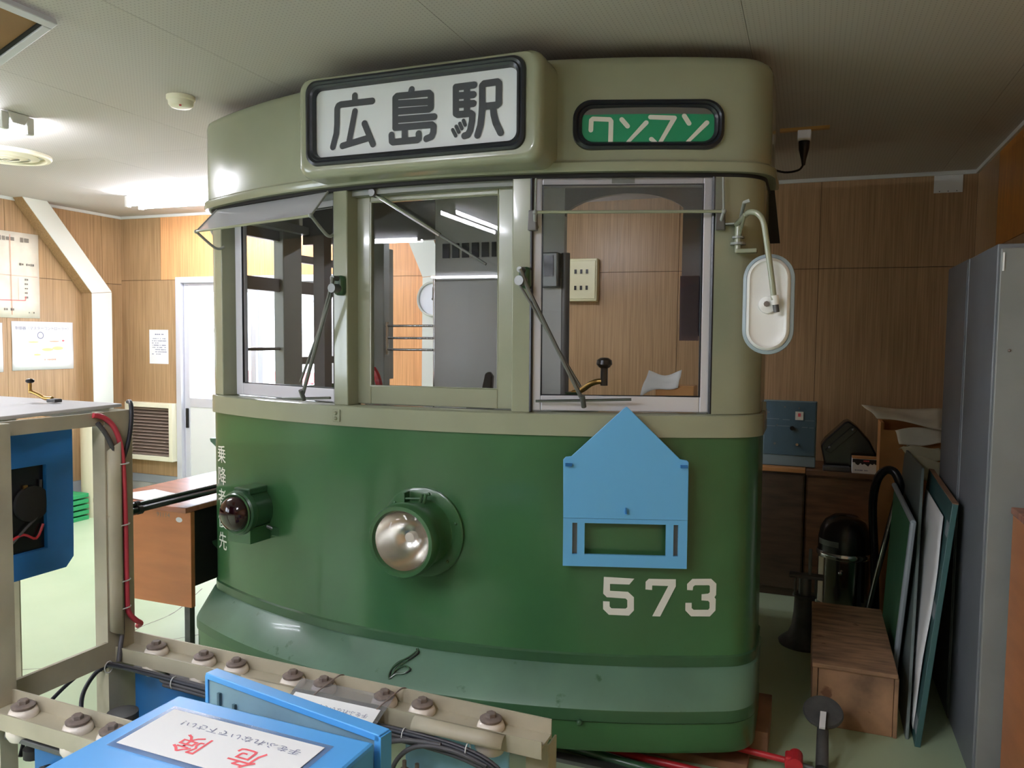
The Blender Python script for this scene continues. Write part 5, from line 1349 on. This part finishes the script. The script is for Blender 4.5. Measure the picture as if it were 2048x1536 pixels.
B().box(-0.55, -0.14, -0.44, -0.13, 0.76, 1.19).build('inner_case', 'black_matte', cbx, smooth=False)
B().box(-0.141, -0.136, -0.40, -0.13, 0.79, 1.15).build('window_back', 'black', cbx, smooth=False)
B().lathe([(0.0, 0), (0.055, 0.0), (0.055, 0.012), (0.04, 0.015), (0, 0.015)], (-0.136, -0.26, 0.97), (1, 0, 0), 24).build('contact_drum', 'black_matte', cbx)
B().tube([(-0.128, -0.33, 0.87), (-0.126, -0.29, 0.88), (-0.126, -0.25, 0.86), (-0.128, -0.225, 0.90)], 0.004, 6, sub=4).build('wire', 'red', cbx)
B().tube([(-0.128, -0.34, 0.85), (-0.126, -0.28, 0.90), (-0.126, -0.24, 0.94), (-0.128, -0.23, 1.04)], 0.004, 6, sub=4).build('wire', 'iron', cbx)
B().box(-0.134, -0.128, -0.285, -0.272, 1.01, 1.03).build('tag', 'brass', cbx, smooth=False)
# crank handle lying on the rack top
cr2 = thing('crank_handle', 'brass crank handle with a black knob on the rack top', 'crank', (-2.087, 1.965, 1.262), (0, 0, math.radians(-1.7754)))
B().tube([(-0.295, -0.06, 0.012), (-0.33, -0.06, 0.012), (-0.36, -0.06, 0.022), (-0.39, -0.06, 0.03), (-0.402, -0.06, 0.03)], 0.007, 10, sub=4).build('arm', 'brass', cr2)
B().cyl((-0.402, -0.06, 0.026), (-0.402, -0.06, 0.062), 0.006, n=10).build('stem', 'brass', cr2)
B().ball((-0.402, -0.06, 0.068), 0.014, 1, 1, 0.6).build('knob', 'black', cr2)
B().box(-0.305, -0.265, -0.075, -0.045, 0.0, 0.012).build('hub', 'iron', cr2, smooth=False, bevel=0.003)
# cables
def cable(label, pts, r, m, sub=6, group='cables along the rack'):
    c = thing('cable', label, 'cable', (-2.087, 1.965, 0), (0, 0, math.radians(-1.7754)), group)
    B().tube(pts, r, 10, sub=sub).build('sheath', m, c)
    return c
red = cable('thick red cable running down the tall rack post', [(0.006, -0.15, 1.24), (0.012, -0.12, 1.232), (0.016, -0.085, 1.20), (0.016, -0.06, 1.14), (0.016, -0.05, 1.05), (0.016, -0.045, 0.85), (0.016, -0.043, 0.62), (0.016, -0.035, 0.575), (0.018, -0.012, 0.545), (0.014, 0.012, 0.525), (-0.01, 0.02, 0.51)], 0.0085, 'red_cable')
cable('dark cable beside the red cable on the rack post', [(0.006, -0.135, 1.215), (0.012, -0.10, 1.16), (0.012, -0.075, 1.08), (0.011, -0.065, 0.9), (0.011, -0.062, 0.62), (0.012, -0.06, 0.53), (0.02, -0.075, 0.48), (0.03, -0.092, 0.435)], 0.0075, 'cable')
cable('short black cable bending over the rack top corner', [(-0.05, 0.03, 1.268), (-0.02, 0.012, 1.27), (0.008, -0.008, 1.25), (0.014, -0.016, 1.2), (0.014, -0.028, 1.14), (0.010, -0.045, 1.09)], 0.007, 'cable_bk')
for k, z in enumerate((1.075, 0.875, 0.69, 0.60)):
    B().tube([(0.013 + 0.013 * math.cos(t * 0.63), -0.052 + 0.024 * math.sin(t * 0.63), z) for t in range(10)], 0.0022, 6, closed=True).build('cable_tie', 'tag', red)
cols = ('cable', 'cable_bk', 'cable', 'cable', 'cable_bk', 'cable')
lbl = ('uppermost', 'second', 'third', 'fourth', 'fifth', 'lowest')
bund = []
for k in range(6):
    dz, db = -0.0105 * (k // 2), -0.012 * (k % 2)
    lift = 0.0
    bund.append(cable(lbl[k] + ' dark cable of the bundle along the back rail', [(-0.03, -0.10 + db, 0.40 + dz) if k < 2 else (0.13 + 0.03 * k, -0.085 + db, 0.428 + dz), (0.0 if k < 2 else 0.24, -0.095 + db, 0.425 + dz), (0.34, -0.098 + db, 0.425 + dz), (0.6, -0.10 + db, 0.418 + dz), (0.9, -0.10 + db, 0.428 + dz), (1.1, -0.10 + db, 0.433 + dz), (1.27, -0.10 + db, 0.425 + dz), (1.37, -0.10 + db, 0.395 + dz), (1.415 + 0.006 * k, -0.10 + db, 0.33 + dz), (1.43 + 0.006 * k, -0.10 + db, 0.25)], 0.0062, cols[k]))
for a in (0.0, 0.28, 0.50, 1.10, 1.29):
    B().tube([(a, -0.104 + 0.016 * math.cos(t * 0.63), (0.417 if a < 1 else 0.424) + 0.019 * math.sin(t * 0.63)) for t in range(10)], 0.0016, 6, closed=True).build('cable_tie', 'tag', bund[0])
cable('single cable looping down beside the terminal studs at left', [(0.0, -0.10, 0.425), (-0.03, -0.13, 0.40), (-0.05, -0.16, 0.34), (-0.03, -0.18, 0.28), (0.03, -0.2, 0.255)], 0.007, 'cable_bk')
cable('thin cable slanting down to the floor side at left', [(0.0, -0.11, 0.425), (-0.04, -0.16, 0.42), (-0.03, -0.28, 0.38), (0.0, -0.38, 0.33), (0.02, -0.42, 0.28)], 0.006, 'cable_bk')
cable('large cable loop in front of the pale blue plate', [(1.35, -0.115, 0.40), (1.25, -0.125, 0.425), (1.15, -0.13, 0.415), (1.09, -0.135, 0.36), (1.08, -0.14, 0.28), (1.12, -0.14, 0.2)], 0.0065, 'cable')
cable('second cable loop left of the pale blue plate', [(1.22, -0.12, 0.43), (1.12, -0.128, 0.425), (1.05, -0.135, 0.40), (1.02, -0.14, 0.34), (1.015, -0.14, 0.25)], 0.0065, 'cable')
cable('short brown cable drooping behind the laminated sign', [(1.05, -0.11, 0.43), (0.95, -0.13, 0.42), (0.88, -0.16, 0.39), (0.84, -0.18, 0.34)], 0.006, 'rust')
cable('coiled black cable hanging under the laminated sign', [(0.95, -0.09, 0.42), (0.99, -0.10, 0.37), (1.0, -0.10, 0.32), (0.97, -0.11, 0.29), (0.93, -0.11, 0.3)], 0.008, 'black_matte')
# apparatus under the rails
ap = thing('contactor_plate', 'pale blue scuffed metal plate under the right of the back rail', 'plate', (-2.087, 1.965, 0), (0, 0, math.radians(-1.7754)))
B().box(1.06, 1.375, -0.03, -0.02, 0.12, 0.405).build('plate', 'blue_lt', ap, smooth=False, bevel=0.003)
for a in (1.075, 1.115, 1.235, 1.275):
    st = B().cyl((a, -0.06, 0.20), (a, -0.06, 0.325 if a < 1.2 else 0.285), 0.006, n=10).build('terminal_stud', 'rust', ap)
    B().lathe([(0, 0.0), (0.013, 0.0), (0.013, 0.012), (0, 0.012)], (a, -0.06, 0.29 if a < 1.2 else 0.255), n=6).build('nut', 'rust', st)
B().box(1.0, 1.4, -0.08, -0.03, 0.10, 0.20).build('terminal_block', 'rack', ap, smooth=False, bevel=0.004)
ap = thing('contactor_plate', 'blue metal plate under the left end of the back rail', 'plate', (-2.087, 1.965, 0), (0, 0, math.radians(-1.7754)))
B().box(0.03, 0.34, -0.03, -0.02, 0.1, 0.385).build('plate', 'blue_dk', ap, smooth=False, bevel=0.003)
B().box(0.03, 0.34, -0.045, -0.019, 0.386, 0.400).build('top_strip', 'iron', ap, smooth=False, bevel=0.002)
ap = thing('motor_housing', 'brown grey cast motor housing under the rack near blue box', 'motor', (-2.087, 1.965, 0), (0, 0, math.radians(-1.7754)))
B().lathe([(0, 0), (0.075, 0), (0.08, 0.02), (0.08, 0.3), (0, 0.3)], (0.12, -0.22, 0.245), (1, -0.15, 0), 28).build('body', 'iron', ap)
B().lathe([(0, 0), (0.045, 0), (0.045, 0.06), (0, 0.06)], (0.17, -0.2, 0.285), (0, 0, 1), 20).build('cap', 'iron', ap)
for a in (0.06, 0.1):
    st = B().cyl((a, -0.24, 0.2), (a, -0.24, 0.325), 0.008, n=10).build('terminal_stud', 'black_matte', ap)
    for z in (0.262, 0.285, 0.305):
        B().lathe([(0, 0), (0.015, 0), (0.015, 0.009), (0, 0.009)], (a, -0.24, z), n=6).build('nut', 'black_matte', st)
B().box(0.0, 0.16, -0.29, -0.19, 0.10, 0.245).build('base', 'iron', ap, smooth=False, bevel=0.006)
ap = thing('contactor_plate', 'blue metal box below the front rail at lower left', 'plate', (-2.087, 1.965, 0), (0, 0, math.radians(-1.7754)))
B().box(0.19, 0.53, -0.50, -0.46, 0.05, 0.395).build('case', 'blue_dk', ap, smooth=False, bevel=0.004)
B().box(0.10, 0.55, -0.52, -0.46, 0.397, 0.412).build('top_strip', 'iron', ap, smooth=False, bevel=0.003)
B().lathe([(0, 0), (0.026, 0), (0.03, 0.02), (0.02, 0.03), (0, 0.032)], (0.26, -0.503, 0.33), (0, -1, 0), 18).build('knob', 'black_matte', ap)
B().lathe([(0, 0), (0.028, 0), (0.028, 0.025), (0.01, 0.03), (0.01, 0.05), (0, 0.05)], (0.165, -0.48, 0.345), (0, 0, 1), 14).build('hanger_bolt', 'black_matte', ap)

# bright blue box in the foreground with a warning sheet
bx = thing('blue_gear_box', 'bright blue metal gear box with an open back door in foreground', 'box', (-2.087, 1.965, 0), (0, 0, math.radians(-1.7754)))
B().box(0.757, 1.29, -0.98, -0.548, 0.25, 0.66).build('body', 'blue', bx, smooth=False, bevel=0.008)
d0, d1 = Vector((1.292, -0.528, 0)), Vector((0.739, -0.441, 0))
dd = (d1 - d0).normalized(); nn = Vector((dd.y, -dd.x, 0))
def dpt(s, t, z):
    p = d0 + dd * s + nn * t
    return (p.x, p.y, z)
LD = (d1 - d0).length
if nn.y < 0: nn = -nn
B().prism([dpt(0, 0.0, 0.508), dpt(LD, 0.0, 0.508), dpt(LD, 0.0, 0.664), dpt(0, 0.0, 0.664)], tuple(nn * 0.004)).build('back_door', 'lid_in', bx, smooth=False)
B().prism([dpt(0, -0.006, 0.652), dpt(LD, -0.006, 0.652), dpt(LD, -0.006, 0.668), dpt(0, -0.006, 0.668)], tuple(nn * 0.034)).build('door_lip', 'blue', bx, smooth=False, bevel=0.002)
B().prism([dpt(LD - 0.006, -0.004, 0.508), dpt(LD + 0.004, -0.004, 0.508), dpt(LD + 0.004, -0.004, 0.66), dpt(LD - 0.006, -0.004, 0.66)], tuple(nn * 0.03)).build('door_lip', 'blue', bx, smooth=False)
B().prism([dpt(-0.004, -0.006, 0.508), dpt(0.014, -0.006, 0.508), dpt(0.014, -0.006, 0.664), dpt(-0.004, -0.006, 0.664)], tuple(nn * 0.034)).build('door_lip', 'blue', bx, smooth=False)
for s in (0.045, 0.10):
    B().prism([dpt(LD - s, -0.008, 0.60 - s * 0.1), dpt(LD - s - 0.008, -0.008, 0.60 - s * 0.1), dpt(LD - s - 0.008, -0.008, 0.64 - s * 0.25), dpt(LD - s, -0.008, 0.64 - s * 0.25)], tuple(nn * 0.006)).build('door_rib', 'instr', bx, smooth=False)
def warn(name, label, P):
    """laminated warning sheet; P = four corners seen with the writing upright: bl, br, tr, tl"""
    P = [Vector(p) for p in P]
    n = (P[1] - P[0]).cross(P[3] - P[0]).normalized()
    s = thing(name, label, 'sign', (-2.087, 1.965, 0), (0, 0, math.radians(-1.7754)))
    W_, H_ = (P[1] - P[0]).length, (P[3] - P[0]).length
    def on(u, v, d):
        return tuple(P[0] + (P[1] - P[0]) * u + (P[3] - P[0]) * v + n * d)
    B().prism([on(0, 0, 0.0014), on(1, 0, 0.0014), on(1, 1, 0.0014), on(0, 1, 0.0014)], tuple(n * 0.0006)).build('paper', 'paper', s, smooth=False)
    mg, mh = 0.013 / W_, 0.013 / H_
    B().prism([on(-mg, -mh, 0.0), on(1 + mg, -mh, 0.0), on(1 + mg, 1 + mh, 0.0), on(-mg, 1 + mh, 0.0)], tuple(n * 0.001)).build('laminate', 'laminate', s, smooth=False)
    return s, on, W_, H_
s1, on1, W1, H1 = warn('warning_sheet', 'laminated sheet with red danger lettering lying on blue box', [(1.211, -0.612, 0.661), (0.808, -0.612, 0.661), (0.812, -0.768, 0.661), (1.215, -0.768, 0.661)])
def wtext(s, on, W_, H_, k=1.0):
    text('danger_character', '危', 0.072 * k, 'ink_red', s, lambda x, y: on(0.30 + x * 1.0 / W_, 0.60 + y * 0.92 / H_, 0.0026), bold=0.0004)
    text('danger_character', '険', 0.072 * k, 'ink_red', s, lambda x, y: on(0.635 + x * 1.0 / W_, 0.62 + y * 0.92 / H_, 0.0026), bold=0.0004)
    text('warning_line', '手をふれないで下さい！', 0.030 * k, 'ink_grey', s, lambda x, y: on(0.485 + x * 1.0 / W_, 0.24 + y * 0.75 / H_, 0.0026))
wtext(s1, on1, W1, H1)
s2, on2, W2, H2 = warn('warning_sheet', 'smaller laminated danger sheet wired to the back rail', [(1.02, -0.095, 0.472), (0.735, -0.095, 0.470), (0.735, -0.205, 0.425), (1.02, -0.205, 0.425)])
wtext(s2, on2, W2, H2, 0.7)
B().prism([on2(-0.05, -0.42, 0.0), on2(1.05, -0.42, 0.0), on2(1.05, 0.0, 0.0), on2(-0.05, 0.0, 0.0)], (0, 0, 0.0008)).build('laminate_flap', 'laminate', s2, smooth=False)
for a in (0.80, 1.01):
    B().tube([(a, -0.10, 0.476), (a + 0.015, -0.06, 0.492), (a + 0.03, -0.01, 0.504), (a + 0.04, 0.006, 0.49)], 0.0022, 6, sub=4).build('hanging_wire', 'rust', s2)
# tangle of wire on the bumper step
tw = thing('wire_tangle', 'tangled dark wire lying on the tram bumper step', 'wire', (0, 0, 0))
def bp_(u, t):
    p = fp3(u, 0.0, 0.0)
    x, y, z = p[0], p[1] - 0.014 - 0.104 * t, 0.348 - 0.092 * t + 0.006
    return tram.matrix_basis @ Vector((x, y, z))
W = [(0.02, 0.05), (0.0, 0.25), (-0.03, 0.45), (-0.055, 0.7), (-0.05, 0.95), (-0.03, 0.8), (0.0, 0.75), (0.015, 0.6), (-0.01, 0.55), (-0.035, 0.7), (-0.045, 0.9), (-0.03, 0.6), (0.0, 0.35), (0.022, 0.12), (0.018, 0.02)]
B().tube([bp_(u, t) for u, t in W], 0.0032, 6, sub=4).build('strand', 'green_dk', tw)
B().tube([bp_(u + 0.006 * math.sin(i * 2.1), t * 0.97 + 0.02) for i, (u, t) in enumerate(W)], 0.0028, 6, sub=4).build('strand', 'black_matte', tw)
bpy.context.view_layer.update()
